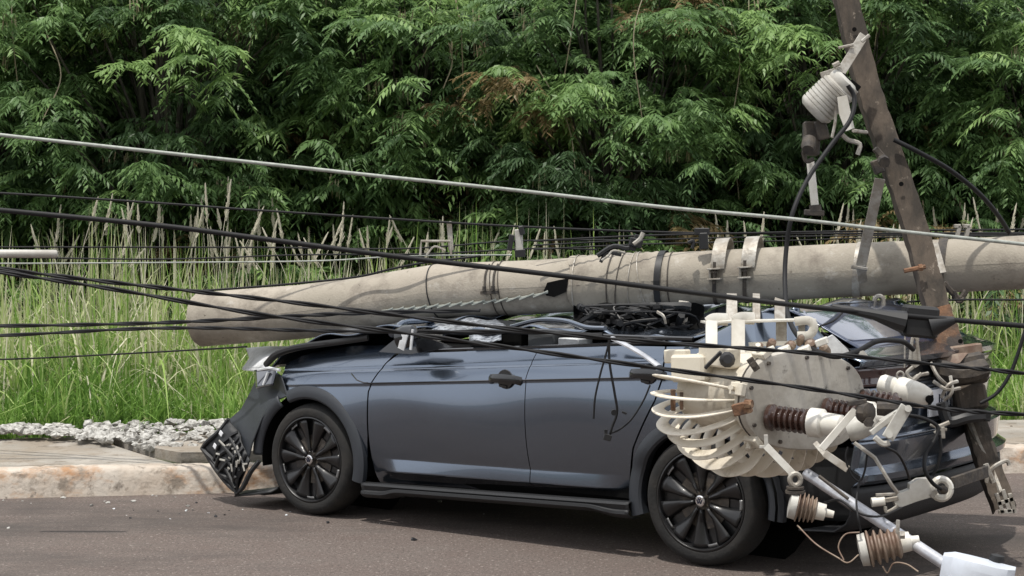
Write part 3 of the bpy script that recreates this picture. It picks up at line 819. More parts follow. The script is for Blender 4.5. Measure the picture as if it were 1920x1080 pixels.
g = MB(); g.grid(lambda u, v: S(880+u*60, 640-v*14, .12+.1*v)+Vector((0, 0, .006*math.sin(u*8))), 8, 4); cb(g, 'broken_window', M['crack'], solid=.004)
for (u0, u1, v0, v1, mm) in ((938, 990, 646, 622, 'cavity'), (1003, 1052, 650, 624, 'fabric'), (1060, 1098, 648, 634, 'silver')):
    g = MB(); a = S(u0, v0, .3); c_ = S(u1, v1, .3); g.box((a+c_)/2, (abs(c_.x-a.x), .14, abs(c_.z-a.z))); cb(g, 'headrest' if mm != 'silver' else 'airbag', M[mm])
g = MB(); g.box((1.55, .85, .90), (1.9, 1.45, .22)); cb(g, 'seat', M['cavity'])
# side glass strip of the rear quarter
g = MB(); q = [S(1205, 690, .07), S(1312, 688, .09), S(1318, 652, .12), S(1200, 655, .12)]
g.prism(q, (0, .01, 0)); cb(g, 'quarter_window', M['glass'])
# --- rear end: profile swept across the width, curved in plan
def rs(lat, k=1.0):
    d = abs(lat-.89)/.89; return .05 - .085*d**4*k - .02*d*d
def rearsheet(prof, l0=.06, l1=1.72, n=40, kk=1.0):
    def f(u, v):
        i = v*(len(prof)-1); a = int(min(i, len(prof)-2)); t = i-a
        s = prof[a][0]*(1-t)+prof[a+1][0]*t; z = prof[a][1]*(1-t)+prof[a+1][1]*t
        lat = l0+(l1-l0)*u
        d = abs(lat-.89)/.89
        return Vector((s+rs(lat, kk), lat, z - .008*d**3*(1 if z > 1 else 0)))
    g = MB(); g.grid(f, n, (len(prof)-1)*2); return g
cb(rearsheet([(2.93, 1.262), (3.05, 1.215), (3.18, 1.15), (3.31, 1.085)], .24, 1.60), 'rear_window', M['rearglass'], solid=.006)
cb(rearsheet([(3.30, 1.088), (3.36, 1.066), (3.42, 1.052), (3.455, 1.040), (3.450, 1.018), (3.415, 1.010)], .06, 1.74), 'rear_spoiler', M['paint'], solid=.006)
cb(rearsheet([(3.405, 1.012), (3.395, .97), (3.405, .93), (3.43, .912)], .06, 1.74, kk=1.1), 'light_bar', M['trim'], solid=.006)
cb(rearsheet([(3.43, .910), (3.435, .88), (3.415, .84), (3.405, .74), (3.41, .70), (3.455, .682), (3.462, .668)], .04, 1.76), 'tailgate', M['paint'], solid=.006)
cb(rearsheet([(3.462, .664), (3.475, .655), (3.465, .60), (3.455, .545), (3.475, .53), (3.505, .515), (3.50, .49), (3.46, .46)], .0, 1.80), 'rear_bumper', M['paint'], solid=.008)
cb(rearsheet([(3.47, .458), (3.475, .40), (3.46, .33), (3.44, .29), (3.38, .25), (3.2, .24)], -.01, 1.81), 'bumper_skirt', M['plastic'], solid=.008)
for y in (0, 1):   # sides of the bumper
    g = MB()
    def bs(u, v):
        s = WB+.405 + (.45)*u; z = .27 + .35*v
        lat = bodyy(s, .5, False) - .006 + .03*step(.42-z, 0, .12)
        return Vector((s, lat if not y else 1.78-lat, z))
    g.grid(bs, 14, 10); cb(g, 'bumper_side', M['paint'] if 0 else M['plastic'], solid=.006)
for y in (0, 1):
    g = MB()
    def tl(u, v):
        lat = .045+.42*u; z = .915+.085*v; d = abs(lat-.89)/.89
        s = 3.44 + rs(lat, 1.1) - .01*math.sin(v*3.1)
        return Vector((s, lat if not y else 1.78-lat, z))
    g.grid(tl, 14, 6); cb(g, 'tail_light', M['red'], solid=.01)
# number plate with its lettering
g = MB(); g.box((3.482, .89, .795), (.012, .40, .13)); pl = cb(g, 'number_plate', M['plate'])
g = MB()
def stroke(pts, w=.010):
    for a, c_ in zip(pts, pts[1:]): g.bar((3.4905, a[0], a[1]), (3.4905, c_[0], c_[1]), .004, w, nrm=(0, 1, 0))
LET = {'I': [[(.5, 0), (.5, 1)]], 'V': [[(0, 1), (.5, 0), (1, 1)]], 'U': [[(0, 1), (0, .15), (.3, 0), (.7, 0), (1, .15), (1, 1)]],
       'G': [[(1, .85), (.7, 1), (.3, 1), (0, .8), (0, .2), (.3, 0), (.7, 0), (1, .2), (1, .5), (.6, .5)]]}
y = .80
for ch in 'IUG':
    w = .045 if ch != 'I' else .012
    for pth in LET[ch]: stroke([(y+p[0]*w, .76+p[1]*.075) for p in pth])
    y += w+.022
cb(g, 'plate_lettering', M['ink'], pl)
# --- wheels
def wheel(cx, lat0, side, spin):
    y0 = lat0; sg = side
    prof = [(.20, .20), (.20, .275), (.185, .305), (.16, .320), (.11, .324), (.06, .322), (.025, .312), (.008, .298), (.0, .276), (.006, .252), (.016, .244)]
    g = MB(); g.lathe([(t*sg, r) for t, r in prof], (cx, y0, HZ), (0, 1, 0), 64, caps=False)
    ty = cb(g, 'tyre', M['tyre'])
    g = MB()
    for k in range(3): g.lathe([((.075+.04*k)*sg, .3275), ((.08+.04*k)*sg, .3275)], (cx, y0, HZ), (0, 1, 0), 48)
    g = MB(); 
    g.lathe([((.014)*sg, .247), (.006*sg, .247), (.004*sg, .240), (.012*sg, .234), (.05*sg, .228), (.055*sg, .05), (.055*sg, 0)], (cx, y0, HZ), (0, 1, 0), 56, caps=False)
    wh = cb(g, 'rim', M['rim'])
    g = MB(); g.lathe([(.05*sg, .14), (.045*sg, .14), (.045*sg, .0)], (cx, y0, HZ), (0, 1, 0), 40)
    cb(g, 'brake_disc', M['dark'], wh)
    # five broad paddles, each split by a ridge
    for k in range(5):
        g = MB(); a = spin + k*2*math.pi/5
        def pt(r, da, y): return Vector((cx + r*math.cos(a+da), y0 + y*sg, HZ + r*math.sin(a+da)))
        for s2 in (-1, 1):
            def sp(u, v):
                r = .045 + .184*u
                w0 = .10 + .02*u; w1 = .36 + .19*u
                if u < .3: w1 = .42
                da = s2*(w0 + (w1-w0)*v)
                y = .018 - .012*math.sin(v*3.1) + .012*(1-u) + (.022*v if u > .2 else .01*v)
                return pt(r, da, y)
            g.grid(sp, 10, 5)
        o = cb(g, 'spoke', M['rim'], wh, solid=.008, sharp=25)
    for k in range(5):
        g = MB(); a = spin + (k+.5)*2*math.pi/5
        g.grid(lambda u, v: Vector((cx + (.214+.018*v)*math.cos(a-.12+.24*u), y0+(.018+.01*v)*sg, HZ + (.214+.018*v)*math.sin(a-.12+.24*u))), 6, 1)
        cb(g, 'rim_accent', M['dull'], wh, solid=.004)
    g = MB(); g.lathe([(.030*sg, .028), (.006*sg, .027), (.002*sg, .022), (.001*sg, 0)], (cx, y0, HZ), (0, 1, 0), 28); hc = cb(g, 'hub_cap', M['chrome'], wh)
    if sg > 0:
        g = MB()
        def ln(pts): 
            for a_, b_ in zip(pts, pts[1:]): g.bar((cx+a_[0]*.016, y0-.001, HZ+a_[1]*.016), (cx+b_[0]*.016, y0-.001, HZ+b_[1]*.016), .0035, .003, nrm=(0, -1, 0))
        ln([(-.45, .95), (0, .1), (.45, .95)]); ln([(-.9, .5), (-.45, -.8), (0, .05), (.45, -.8), (.9, .5)])
        cb(g, 'emblem', M['ink'], hc)
    return
wheel(0, .0, 1, R(90)); wheel(WB, .0, 1, R(107)); wheel(0, 1.78, -1, R(20)); wheel(WB, 1.78, -1, R(50))

# ------------------------------------------------------------------ fallen concrete pole
def pole_frame(x):
    p = pole_at(x); q = pole_at(x+.02); t = (q-p).normalized(); return p, t, prad(x)
pole = thing('concrete_pole', 'fallen grey concrete utility pole lying across the crushed car', 'utility pole', (POLE[5].x, POLE[5].y, POLE[5].z-.2))
def U(u, lo=-3, hi=5):        # pole x whose centre projects to photo column u
    for _ in range(50):
        m = (lo+hi)/2; p = pole_at(m)
        if 960+F*p.x/p.y < u: lo = m
        else: hi = m
    return (lo+hi)/2
def cylpt(x, ang, off=0):
    """ang 0 = towards camera, 90 = up"""
    p, t, r = pole_frame(x); fr = Vector((t.y, -t.x, 0)).normalized(); up = fr.cross(t); up = -up if up.z < 0 else up
    return p + (fr*math.cos(R(ang)) + up*math.sin(R(ang)))*(r+off)
X0, X1 = POLE[0].x, POLE[-1].x
g = MB(); NA = 48
def psurf(u, v):
    x = X0 + (X1-X0)*u; a = 360*v
    off = .0012*math.sin(a*.05+x*5)
    # broken skin left of the step at photo column 1075: the lower half is a little recessed there
    xs = U(1075)
    if x < xs and (a > 300 or a < 2): off -= .0
    if x < X0 + .02: off -= .02*(1-(x-X0)/.02)
    return cylpt(x, a, off)
g.grid(psurf, 260, NA)
vs = [cylpt(X0, a*360/NA, -.02) for a in range(NA)]; g.add(vs + [pole_at(X0)], [(i, (i+1) % NA, NA) for i in range(NA)])
g.build('shaft', M['concrete'], pole, sharp=40)
# thicker outer sleeve right of the crack
g = MB(); xa, xb = U(1078), U(1243)
g.grid(lambda u, v: cylpt(xa + (xb-xa)*u + .014*math.sin(v*25)*(1-u), 360*v, .010 + .003*math.sin(u*60+v*5)), 40, NA)
g.grid(lambda u, v: cylpt(xa + .014*math.sin(v*25), 360*v, .010*u), 1, NA)
g.build('sleeve', M['concrete'], pole, sharp=30)
g = MB(); g.add([cylpt(U(u), a, o) for u, a, o in ((1032, -8, .004), (1040, 8, .010), (1062, 12, .012), (1080, 14, .014), (1074, -12, .013), (1050, -22, .008), (1036, -18, .006))] , [(0, 1, 2, 3, 4, 5, 6)])
g.build('broken_hole', M['cavity'], pole)
def ring(u, off, w, m, name='band', tilt=0, th=.004, a0=0, a1=360):
    x = U(u); g = MB(); n = 48
    def f(i, j):
        a = a0+(a1-a0)*i/n; xx = x + (j-.5)*w + tilt*math.sin(R(a))
        return a, xx
    for (o1, o2, j1, j2) in ((off+th, off+th, 0, 1), (off, off+th, 0, 0), (off+th, off, 1, 1)):
        g.grid(lambda p, q: cylpt(f(p*n, j1+(j2-j1)*q)[1], f(p*n, 0)[0], o1+(o2-o1)*q), n, 1)
    return g.build(name, M[m], pole, sharp=30)
ring(822, .001, .006, 'black', 'tie_wire'); ring(1243, .010, .035, 'black', 'strap', .015); ring(1262, .002, .006, 'dark', 'tie_wire', .01)
ring(1150, .012, .008, 'dark', 'tie_wire', .02); ring(1168, .012, .005, 'dark', 'tie_wire', .03); ring(1190, .012, .004, 'galv', 'tie_wire', .02); ring(1210, .012, .004, 'galv', 'tie_wire', -.02)
ring(1085, .013, .006, 'galv', 'tie_wire', .01)
ring(1612, .003, .04, 'galv', 'band', .02); ring(1766, .003, .045, 'dark', 'band', .02); ring(935, .001, .005, 'dark', 'tie_wire', -.01); ring(950, .001, .005, 'dark', 'tie_wire', -.012)
# broad clamps standing off the shaft, with bolted ears towards the camera
for u in (1352, 1408):
    x = U(u); g = MB(); w = .075; n = 26
    def cl(i, j, o):
        a = 16 + (150-16)*i/n; st = .004 + .055*max(0, math.sin(R((a-16)*1.3)))
        return cylpt(x + (j-.5)*w + .030*math.sin(R(a)), a, st+o)
    for o1 in (0, .008): g.grid(lambda p, q: cl(p*n, q, o1), n, 2)
    for j in (0, 1): g.grid(lambda p, q: cl(p*n, j, .008*q), n, 1)
    for j in (0,): g.grid(lambda p, q: cl(0, p, .008*q), 2, 1)
    # ear
    p = cylpt(x, 14, .0); t = pole_frame(x)[1]; fr = cylpt(x, 0, 1) - cylpt(x, 0, 0)
    g.bar(p - t*w*.5 + fr*.035 + Vector((0, 0, .012)), p + t*w*.5 + fr*.035 + Vector((0, 0, .012)), .09, .008, nrm=(0, 0, 1))
    g.bar(p - t*w*.5 + fr*.035 + Vector((0, 0, -.045)), p + t*w*.5 + fr*.035 + Vector((0, 0, -.045)), .09, .008, nrm=(0, 0, 1))
    g.bar(p - t*w*.45 + fr*.012 + Vector((0, 0, -.05)), p - t*w*.45 + fr*.012 + Vector((0, 0, .015)), .01, .05, nrm=(0, -1, 0))
    c = g.build('clamp', M['galv'], pole)
    g = MB(); g.tube([p+fr*.05+Vector((0, 0, -.07)), p+fr*.05+Vector((0, 0, .05))], .009, 6); g.tube([p+fr*.05+Vector((0, 0, -.012)), p+fr*.05+Vector((0, 0, .0))], .018, 6); g.build('bolt', M['dark'], c)
    ring(u-3, .002, .02, 'dark', 'band', .02, a0=-120, a1=20)
# wire clamp near column 940
g = MB(); 
for du in (0, 16):
    a = cylpt(U(928+du), 60, .006); c_ = cylpt(U(926+du), -2, .02); g.tube(catmull([a, cylpt(U(926+du), 30, .012), c_], 4), .006, 6); g.lathe([(0, .006), (.0, .013), (.025, .013), (.025, .006)], c_, (0, 0, 1), 6)
g.bar(cylpt(U(918), -6, .014), cylpt(U(950), -6, .014), .02, .012, nrm=(0, -1, 0)); g.build('wire_clamp', M['dark'], pole)
# rope wound along the underside of the left half
g = MB(); pts = [(735, 582), (790, 577), (850, 571), (910, 566), (970, 560), (1040, 548)]
cl_ = []
for (u, v) in pts:
    x = U(u); p, t, r = pole_frame(x); dz = (CAMZ - (v-433)*(p.y-r)/F) - p.z; cl_.append(cylpt(x, math.degrees(math.asin(max(-1, min(1, dz/r)))), .008))
cl_ = catmull(cl_, 14); g.tube(cl_, .0045, 6)
for k in range(0, len(cl_)-4, 5): g.tube([cl_[k]+Vector((-.006, -.010, -.012)), cl_[k+2]+Vector((.006, -.012, .0)), cl_[k+4]+Vector((.016, -.006, .012))], .005, 5)
o = g.build('rope', M['cablegrey'], None); tag(o, 'thin twisted pale rope lying along the underside of the fallen pole', 'rope')
# ------------------------------------------------------------------ leaning rusty crossarm
arm = thing('crossarm', 'leaning rusty brown steel crossarm in front of the fallen pole', 'crossarm', P(1885, 950, 8.60))
ax_ = [P(1580, -30, 9.50), P(1626, 160, 9.38), P(1668, 285, 9.28), P(1718, 435, 9.18), P(1757, 580, 9.02), P(1784, 662, 8.94)]
def beampart(name, m, pts, w, h, wob=.004):
    g = MB(); pts = catmull(pts, 10); n = 16; vs = []; fs = []
    nr = Vector((0, -1, 0)); L = len(pts)
    for i, p in enumerate(pts):
        t = (pts[min(i+1, L-1)]-pts[max(i-1, 0)]).normalized(); x = t.cross(nr).normalized(); y = x.cross(t)
        prf = [(-.5, -.5), (-.47, .46), (-.40, .5), (.40, .5), (.47, .46), (.5, -.5), (.44, -.5), (.41, .38), (-.41, .38), (-.44, -.5)]
        for (a, b_) in prf:
            q = p + x*a*w*(1+.03*math.sin(i*1.7)) + y*b_*h; q += Vector((random.gauss(0, wob*.4), random.gauss(0, wob*.4), 0)); vs.append(q)
    k = 10
    for i in range(L-1):
        for j in range(k): fs.append((i*k+j, i*k+(j+1) % k, (i+1)*k+(j+1) % k, (i+1)*k+j))
    fs.append(tuple(range(k))); fs.append(tuple((L-1)*k+j for j in range(k)))
    g.add(vs, fs); return g.build(name, M[m], arm, sharp=30)
beampart('upper_beam', 'beam', ax_[:5], .128, .09); beampart('rusty_end', 'rust', ax_[4:], .135, .09)
beampart('lower_beam', 'beam', [P(1805, 705, 8.95), P(1822, 770, 8.88), P(1846, 850, 8.74), P(1884, 955, 8.6)], .115, .07)
g = MB(); g.tube(catmull([P(1816, 785, 8.8), P(1835, 835, 8.74), P(1858, 880, 8.68), P(1876, 925, 8.6)], 6), .010, 6, ry=.02); g.build('peeled_strip', M['galv'], arm)
for (u, v) in ((1602, 55), (1690, 345), (1801, 640)):
    g = MB(); g.lathe([(0, 0), (0, .012), (.004, .012), (.004, 0)], P(u, v, 8.86+ (.52 if v < 100 else .30 if v < 400 else 0)), (0, 1, 0), 14)
    g.build('bolt_hole', M['cavity'], arm)
g = MB(); g.bar(P(1690, 690, 8.80), P(1790, 672, 8.80), .10, .012, nrm=(0, -.3, 1)); g.bar(P(1780, 660, 8.85), P(1838, 652, 8.9), .05, .05); g.prism([P(1700, 684, 8.75), P(1745, 668, 8.75), P(1815, 662, 8.78), P(1800, 680, 8.74), P(1720, 695, 8.72)], (0, .04, 0)); g.build('bracket', M['dirtybrown'], arm)
g = MB(); g.bar(P(1798, 668, 8.85), P(1812, 725, 8.82), .22, .16); g.tube(catmull([P(1755, 690, 8.7), P(1800, 700, 8.66), P(1845, 690, 8.7)], 5), .05, 8); g.build('clamp_block', M['dark'], arm)
g = MB(); g.bar(P(1813, 722, 8.80), P(1822, 770, 8.78), .155, .13); g.build('housing', M['beam'], arm)
g = MB(); g.bar(P(1775, 772, 8.70), P(1850, 778, 8.70), .05, .17); g.tube(catmull([P(1765, 755, 8.6), P(1778, 790, 8.6), P(1815, 783, 8.6), P(1850, 780, 8.65)], 5), .028, 8); g.build('band', M['black'], arm)
g = MB()
for (a, b_) in (((1868, 925), (1880, 962)), ((1880, 918), (1893, 960)), ((1870, 945), (1900, 935)), ((1872, 960), (1902, 958)), ((1893, 925), (1903, 962))): g.bar(P(*a, 8.52), P(*b_, 8.52), .020, .012)
g.build('end_fitting', M['galv'], arm)
g = MB(); g.tube(catmull([P(1850, 905, 8.5), P(1858, 880, 8.5), P(1886, 864, 8.5), P(1892, 872, 8.5)], 5), .010, 6); g.tube([P(1848, 870, 8.5), P(1862, 905, 8.5)], .014, 6); g.build('hook', M['galv'], arm)
g = MB(); g.tube([P(1695, 508, 9.0), P(1735, 500, 9.0)], .012, 6); g.lathe([(0, .02), (.02, .02)], P(1722, 502, 9.0), (1, 0, .1), 6); g.build('bolt', M['rust'], arm)
g = MB(); g.bar(P(1752, 455, 9.12), P(1768, 512, 9.05), .035, .01); g.build('splice_plate', M['galv'], arm)
# strut from arm to pole
def one(name, label, cat, m, fn, group=None, sharp=35):
    g = MB(); fn(g); o = g.build(name, M[m], None, sharp=sharp); return tag(o, label, cat, group)
one('brace', 'flat grey steel brace running from the crossarm down to the fallen pole', 'brace', 'galv', lambda g: (g.bar(P(1650, 335, 9.2), P(1614, 500, 9.35), .055, .010), g.bar(P(1614, 498, 9.34), P(1618, 530, 9.4), .05, .012), g.tube([P(1596, 500, 9.3), P(1626, 505, 9.3)], .010, 6)))

# ------------------------------------------------------------------ transformer
LC = P(1512, 752, 7.62)
A = Vector((.56, -.82, -.03)).normalized(); E1 = Vector((.815, .553, -.10)); E1 = (E1 - A*E1.dot(A)).normalized(); E2 = E1.cross(A); E2 = E2 if E2.z > 0 else -E2
tr = thing('transformer', 'cream pole transformer with looping cooling fins hanging beside the rear wheel', 'transformer', LC - Vector((0, 0, .35)))
def T(a, b_, c_): return LC + E1*a + E2*b_ + A*c_
def oval(t, ra, rb, p=2.6):
    c_, s_ = math.cos(t), math.sin(t); return (math.copysign(abs(c_)**(2/p), c_)*ra, math.copysign(abs(s_)**(2/p), s_)*rb)
def ovalloft(prof, n=56):
    g = MB(); vs = []; fs = []
    for (t, ra, rb) in prof:
        for k in range(n): x, y = oval(2*math.pi*k/n, ra, rb); vs.append(T(x, y, t))
    m = len(prof)
    for i in range(m-1):
        for k in range(n): k2 = (k+1) % n; fs.append((i*n+k, i*n+k2, (i+1)*n+k2, (i+1)*n+k))
    fs.append(tuple(range(n))); fs.append(tuple((m-1)*n+k for k in range(n))[::-1]); g.add(vs, fs); return g
HA, HB = .352, .208
ovalloft([(-.50, .01, .01), (-.50, HA-.05, HB-.05), (-.48, HA-.025, HB-.025), (-.08, HA-.02, HB-.02), (-.075, HA-.005, HB-.005), (-.045, HA, HB)]).build('tank', M['cream'], tr, sharp=40)
ovalloft([(-.044, HA+.006, HB+.006), (-.036, HA+.006, HB+.006)]).build('gasket', M['dark'], tr)
lid = ovalloft([(-.035, HA+.004, HB+.004), (-.012, HA+.006, HB+.006), (-.002, HA, HB), (0, HA-.012, HB-.012), (.001, .01, .01)]).build('lid', M['lid'], tr, sharp=25)
rj = random.Random(9)
g = MB()
for k in range(9):    # lid bolts
    x, y = oval(2*math.pi*(k+.3)/9, HA-.02, HB-.02)
    g.lathe([(0, .009), (.010, .009), (.010, 0)], T(x, y, .0), A, 6)
g.build('lid_bolts', M['dark'], lid)
g = MB()
for (a, b_, w, h) in ((-.13, .10, .03, .02), (-.235, -.02, .04, .035), (.02, .06, .02, .02), (.09, -.03, .03, .012), (.14, -.032, .022, .012), (-.05, .13, .02, .02), (.23, .02, .02, .014), (-.20, .04, .02, .02)):
    vs = [T(a + w*math.cos(t*.9)*rj.uniform(.3, 1), b_ + h*math.sin(t*.9)*rj.uniform(.3, 1), .0045) for t in range(7)]; g.add(vs, [tuple(range(7))])
# flanged hand clamps on the rim
for th in (176, 128, 232):
    g = MB(); x, y = oval(R(th), HA+.01, HB+.01); p = T(x, y, -.03); rd = (E1*x/HA + E2*y/HB).normalized()
    g.bar(p - A*.04 + rd*.01, p + A*.035 + rd*.01, .055, .03, nrm=rd); g.tube([p + rd*.02 - A*.02, p + rd*.055 - A*.0], .012, 6)
    g.build('rim_clamp', M['cream'], tr)
# cooling fins: flat loops in planes through the tank axis
NF_ = 15
for k in range(NF_):
    th = 174 + (330-174)*k/(NF_-1); x, y = oval(R(th), HA-.02, HB-.02, 2.2)
    rd = (E1*math.cos(R(th)) + E2*math.sin(R(th))*1.0).normalized(); nr = rd.cross(A).normalized()
    base = T(x, y, 0); depth = .205 if th < 215 else .175 if th < 260 else .155
    t0, t1 = -.10, -.47; jit = rj.uniform(-.008, .008)
    pts = [base + A*t0 + rd*(-.01), base + A*(t0-.02) + rd*(depth*.35), base + A*(t0-.07+jit) + rd*(depth*.78), base + A*(t0-.15) + rd*(depth*.98), base + A*(t0-.23) + rd*depth*.98, base + A*(t1+.04) + rd*(depth*.75), base + A*(t1+.0) + rd*(depth*.3), base + A*(t1+.01) + rd*(-.01)]
    g = MB(); g.tube(catmull(pts, 6), .029, 10, ry=.007, nrm=nr); g.build('cooling_fin', M['fin'], tr, sharp=60)
# nearer details on the tank side: hinge boxes and terminal box at top left
g = MB(); g.bar(P(1268, 690, 7.78), P(1330, 690, 7.66), .10, .12, nrm=(0, 0, 1)); g.bar(P(1318, 664, 7.7), P(1380, 672, 7.55), .07, .09, nrm=(0, 0, 1)); g.bar(P(1250, 668, 7.82), P(1290, 668, 7.74), .05, .06, nrm=(0, 0, 1)); g.build('terminal_box', M['cream'], tr)
g = MB(); g.bar(P(1322, 690, 7.5), P(1352, 660, 7.48), .014, .03); g.lathe([(0, .03), (.03, .035), (.05, .02)], P(1362, 676, 7.55), (0, -1, .2), 10); g.build('rubber_stop', M['black'], tr)
g = MB(); g.bar(P(1405, 672, 7.36), P(1420, 694, 7.36), .03, .02); g.lathe([(0, .012), (.02, .012)], P(1412, 683, 7.35), (0, -1, 0), 6); g.build('catch', M['dark'], tr)
g = MB(); g.bar(P(1262, 770, 7.66), P(1262, 730, 7.66), .02, .03); g.bar(P(1278, 768, 7.62), P(1278, 735, 7.62), .014, .02); g.bar(P(1375, 770, 7.36), P(1408, 762, 7.33), .05, .03); g.lathe([(0, .022), (.03, .018)], P(1398, 757, 7.31), (.8, -.5, 0), 8); g.build('lug', M['rust'], tr)
# hanger frame on top
HG = 7.95
g = MB()
for (u, v0, v1, w) in ((1334, 602, 650, .052), (1384, 600, 668, .060)):
    g.bar(P(u, v0, HG-.1), P(u, v1, HG-.15), w, .014)
    g.tube(catmull([P(u-8, v0+4, HG-.1), P(u+4, v0-3, HG-.08), P(u+30, v0-3, HG)], 4), .006, 6, ry=.028)
g.bar(P(1318, 604, HG-.05), P(1525, 599, HG+.02), .09, .010, nrm=(0, 0, 1)); g.bar(P(1404, 646, HG), P(1500, 642, HG), .02, .02)
g.tube(catmull([P(1490, 603, HG-.08), P(1515, 601, HG-.08), P(1526, 612, HG-.08), P(1518, 628, HG-.08), P(1495, 630, HG-.08)], 5), .006, 6, ry=.02)
g.build('hanger', M['white'], tr)
g = MB(); g.bar(P(1465, 603, HG), P(1465, 648, HG), .048, .012); g.bar(P(1503, 606, HG+.03), P(1503, 628, HG+.03), .03, .01)
for (u, w) in ((1372, .05), (1418, .035)):
    g.bar(P(u, 552, 9.55), P(u, 600, 8.1), w*1.1, .012, nrm=(0, -.2, .9)); g.bar(P(u, 562, 8.15), P(u, 604, 8.05), w, .012)
g.bar(P(1462, 562, 8.3), P(1462, 604, 8.1), .05, .012); g.build('mounting_arm', M['galv'], tr)
for (u, v, s_) in ((1425, 655, .022), (1445, 648, .026), (1478, 652, .030), (1520, 650, .036), (1548, 658, .030), (1500, 640, .022)):
    g = MB(); g.lathe([(-.02, s_*.6), (.0, s_*.8), (.03, s_*.7), (.04, s_*.3)], P(u, v, 7.75), (rj.uniform(-.6, .6), -.6, .6), 9)
    g.build('low_voltage_stud', M['dirtybrown'], tr)
g = MB()
for (u, v, s_) in ((1440, 662, .03), (1470, 664, .05), (1508, 664, .05), (1540, 645, .03)):
    g.bar(P(u-10, v, 7.7), P(u+12, v-8, 7.68), s_, s_)
g.build('terminal_cap', M['white'], tr)
BD = Vector((.82, -.56, -.05)).normalized()
# bushings on the lid
def bushing(u, v, L, r0, name='bushing', cap=True):
    # start on the lid plane
    k = Vector(((u-960)/F, 1, -(v-433)/F)); o = Vector((0, 0, CAMZ)); t = (LC-o).dot(A)/k.dot(A); p = o + k*t
    g = MB(); pr = [(0, r0*1.15), (.02, r0*1.2), (.03, r0*.85)]
    z = .045
    while z < L: pr += [(z-.008, r0*.78), (z, r0*1.12), (z+.004, r0*1.12), (z+.010, r0*.78)]; z += .026
    g.lathe(pr + [(z, r0*.6)], p, BD, 22); b_ = g.build(name, M['brown'], tr, sharp=50)
    if cap:
        g = MB(); g.lathe([(z-.012, r0*.95), (z-.006, r0*1.28), (z+.045, r0*1.28), (z+.055, r0*.95), (z+.065, r0*1.0), (z+.13, r0*.95), (z+.145, r0*.55), (z+.145, 0)], p, BD, 24); g.build('bushing_cap', M['white'], b_, sharp=40)
        q = p + BD*(z+.145); return q
    return p + BD*z
q1 = bushing(1442, 782, .20, .048)
q2 = bushing(1548, 768, .17, .045)
q3 = bushing(1618, 748, .17, .040, cap=False)
# ------------------------------------------------------------------ loose ironwork and insulators round the transformer
def bars(segs, Y, w=.02, h=.01):
    def fn(g):
        for s_ in segs: g.bar(P(s_[0], s_[1], s_[4] if len(s_) > 4 else Y), P(s_[2], s_[3], (s_[5] if len(s_) > 5 else Y)), s_[6] if len(s_) > 6 else w, h)
    return fn
one('terminal_link', 'flat pale link crossing in front of the first white bushing cap', 'metal link', 'white', bars([(1540, 842, 1604, 768, 6.95, 6.95)], 6.95, .028, .012))
o = one('terminal_clamp', 'dark bolted clamp and lugs on the middle bushing below the black cables', 'clamp', 'dark', lambda g: (g.lathe([(0, .03), (.02, .045), (.05, .04), (.06, .02)], P(1612, 772, 6.98), (.6, -.8, 0), 9), g.lathe([(0, .03), (.06, .035), (.09, .03)], P(1645, 765, 7.05), (.9, -.3, 0), 10), g.bar(P(1590, 757, 6.95), P(1625, 752, 6.95), .02, .02), g.lathe([(0, .02), (.04, .02)], P(1626, 790, 6.95), (0, -1, 0), 6)))
one('metal_link', 'flat beige link plate tilted above the rear bumper, below the white capsule', 'metal link', 'offwhite', lambda g: (g.bar(P(1664, 822, 6.9), P(1700, 762, 6.9), .048, .014), g.tube([P(1668, 815, 6.87), P(1668, 815, 6.93)], .014, 8), g.tube([P(1703, 766, 6.85), P(1703, 766, 6.93)], .014, 8)))
one('clamp_bracket', 'beige forked bracket joined to the tilted link plate', 'bracket', 'offwhite', lambda g: (g.bar(P(1632, 812, 6.92), P(1676, 778, 6.92), .022, .03), g.bar(P(1650, 792, 6.95), P(1690, 768, 6.95), .02, .02), g.lathe([(0, .045), (.05, .05), (.10, .04), (.12, .02)], P(1590, 808, 7.1), (.95, -.25, .35), 14), g.tube(catmull([P(1640, 820, 6.9), P(1655, 832, 6.9), P(1668, 830, 6.9)], 4), .012, 6)))
one('steel_strap', 'bare steel strap hanging from the transformer fins to an eye bolt', 'strap', 'offwhite', lambda g: (g.bar(P(1436, 836, 7.30), P(1490, 892, 7.22), .030, .012), g.bar(P(1424, 838, 7.30), P(1440, 838, 7.30), .012, .012), g.bar(P(1436, 815, 7.30), P(1437, 840, 7.30), .016, .012)))
one('stay_bar', 'short bent steel bar below the brown bushing, right of the fins', 'steel bar', 'galv', bars([(1528, 830, 1552, 858, 7.2, 7.15, .022), (1546, 850, 1590, 880, 7.15, 7.1, .030)], 7.2, .02))
one('stay_bar', 'long tapering steel bar slanting over the rear bumper', 'steel bar', 'galv', lambda g: g.tube([P(1602, 830, 7.05), P(1640, 858, 7.02), P(1672, 910, 7.0), P(1684, 925, 7.0)], [.018, .016, .010, .007], 6, ry=.008))
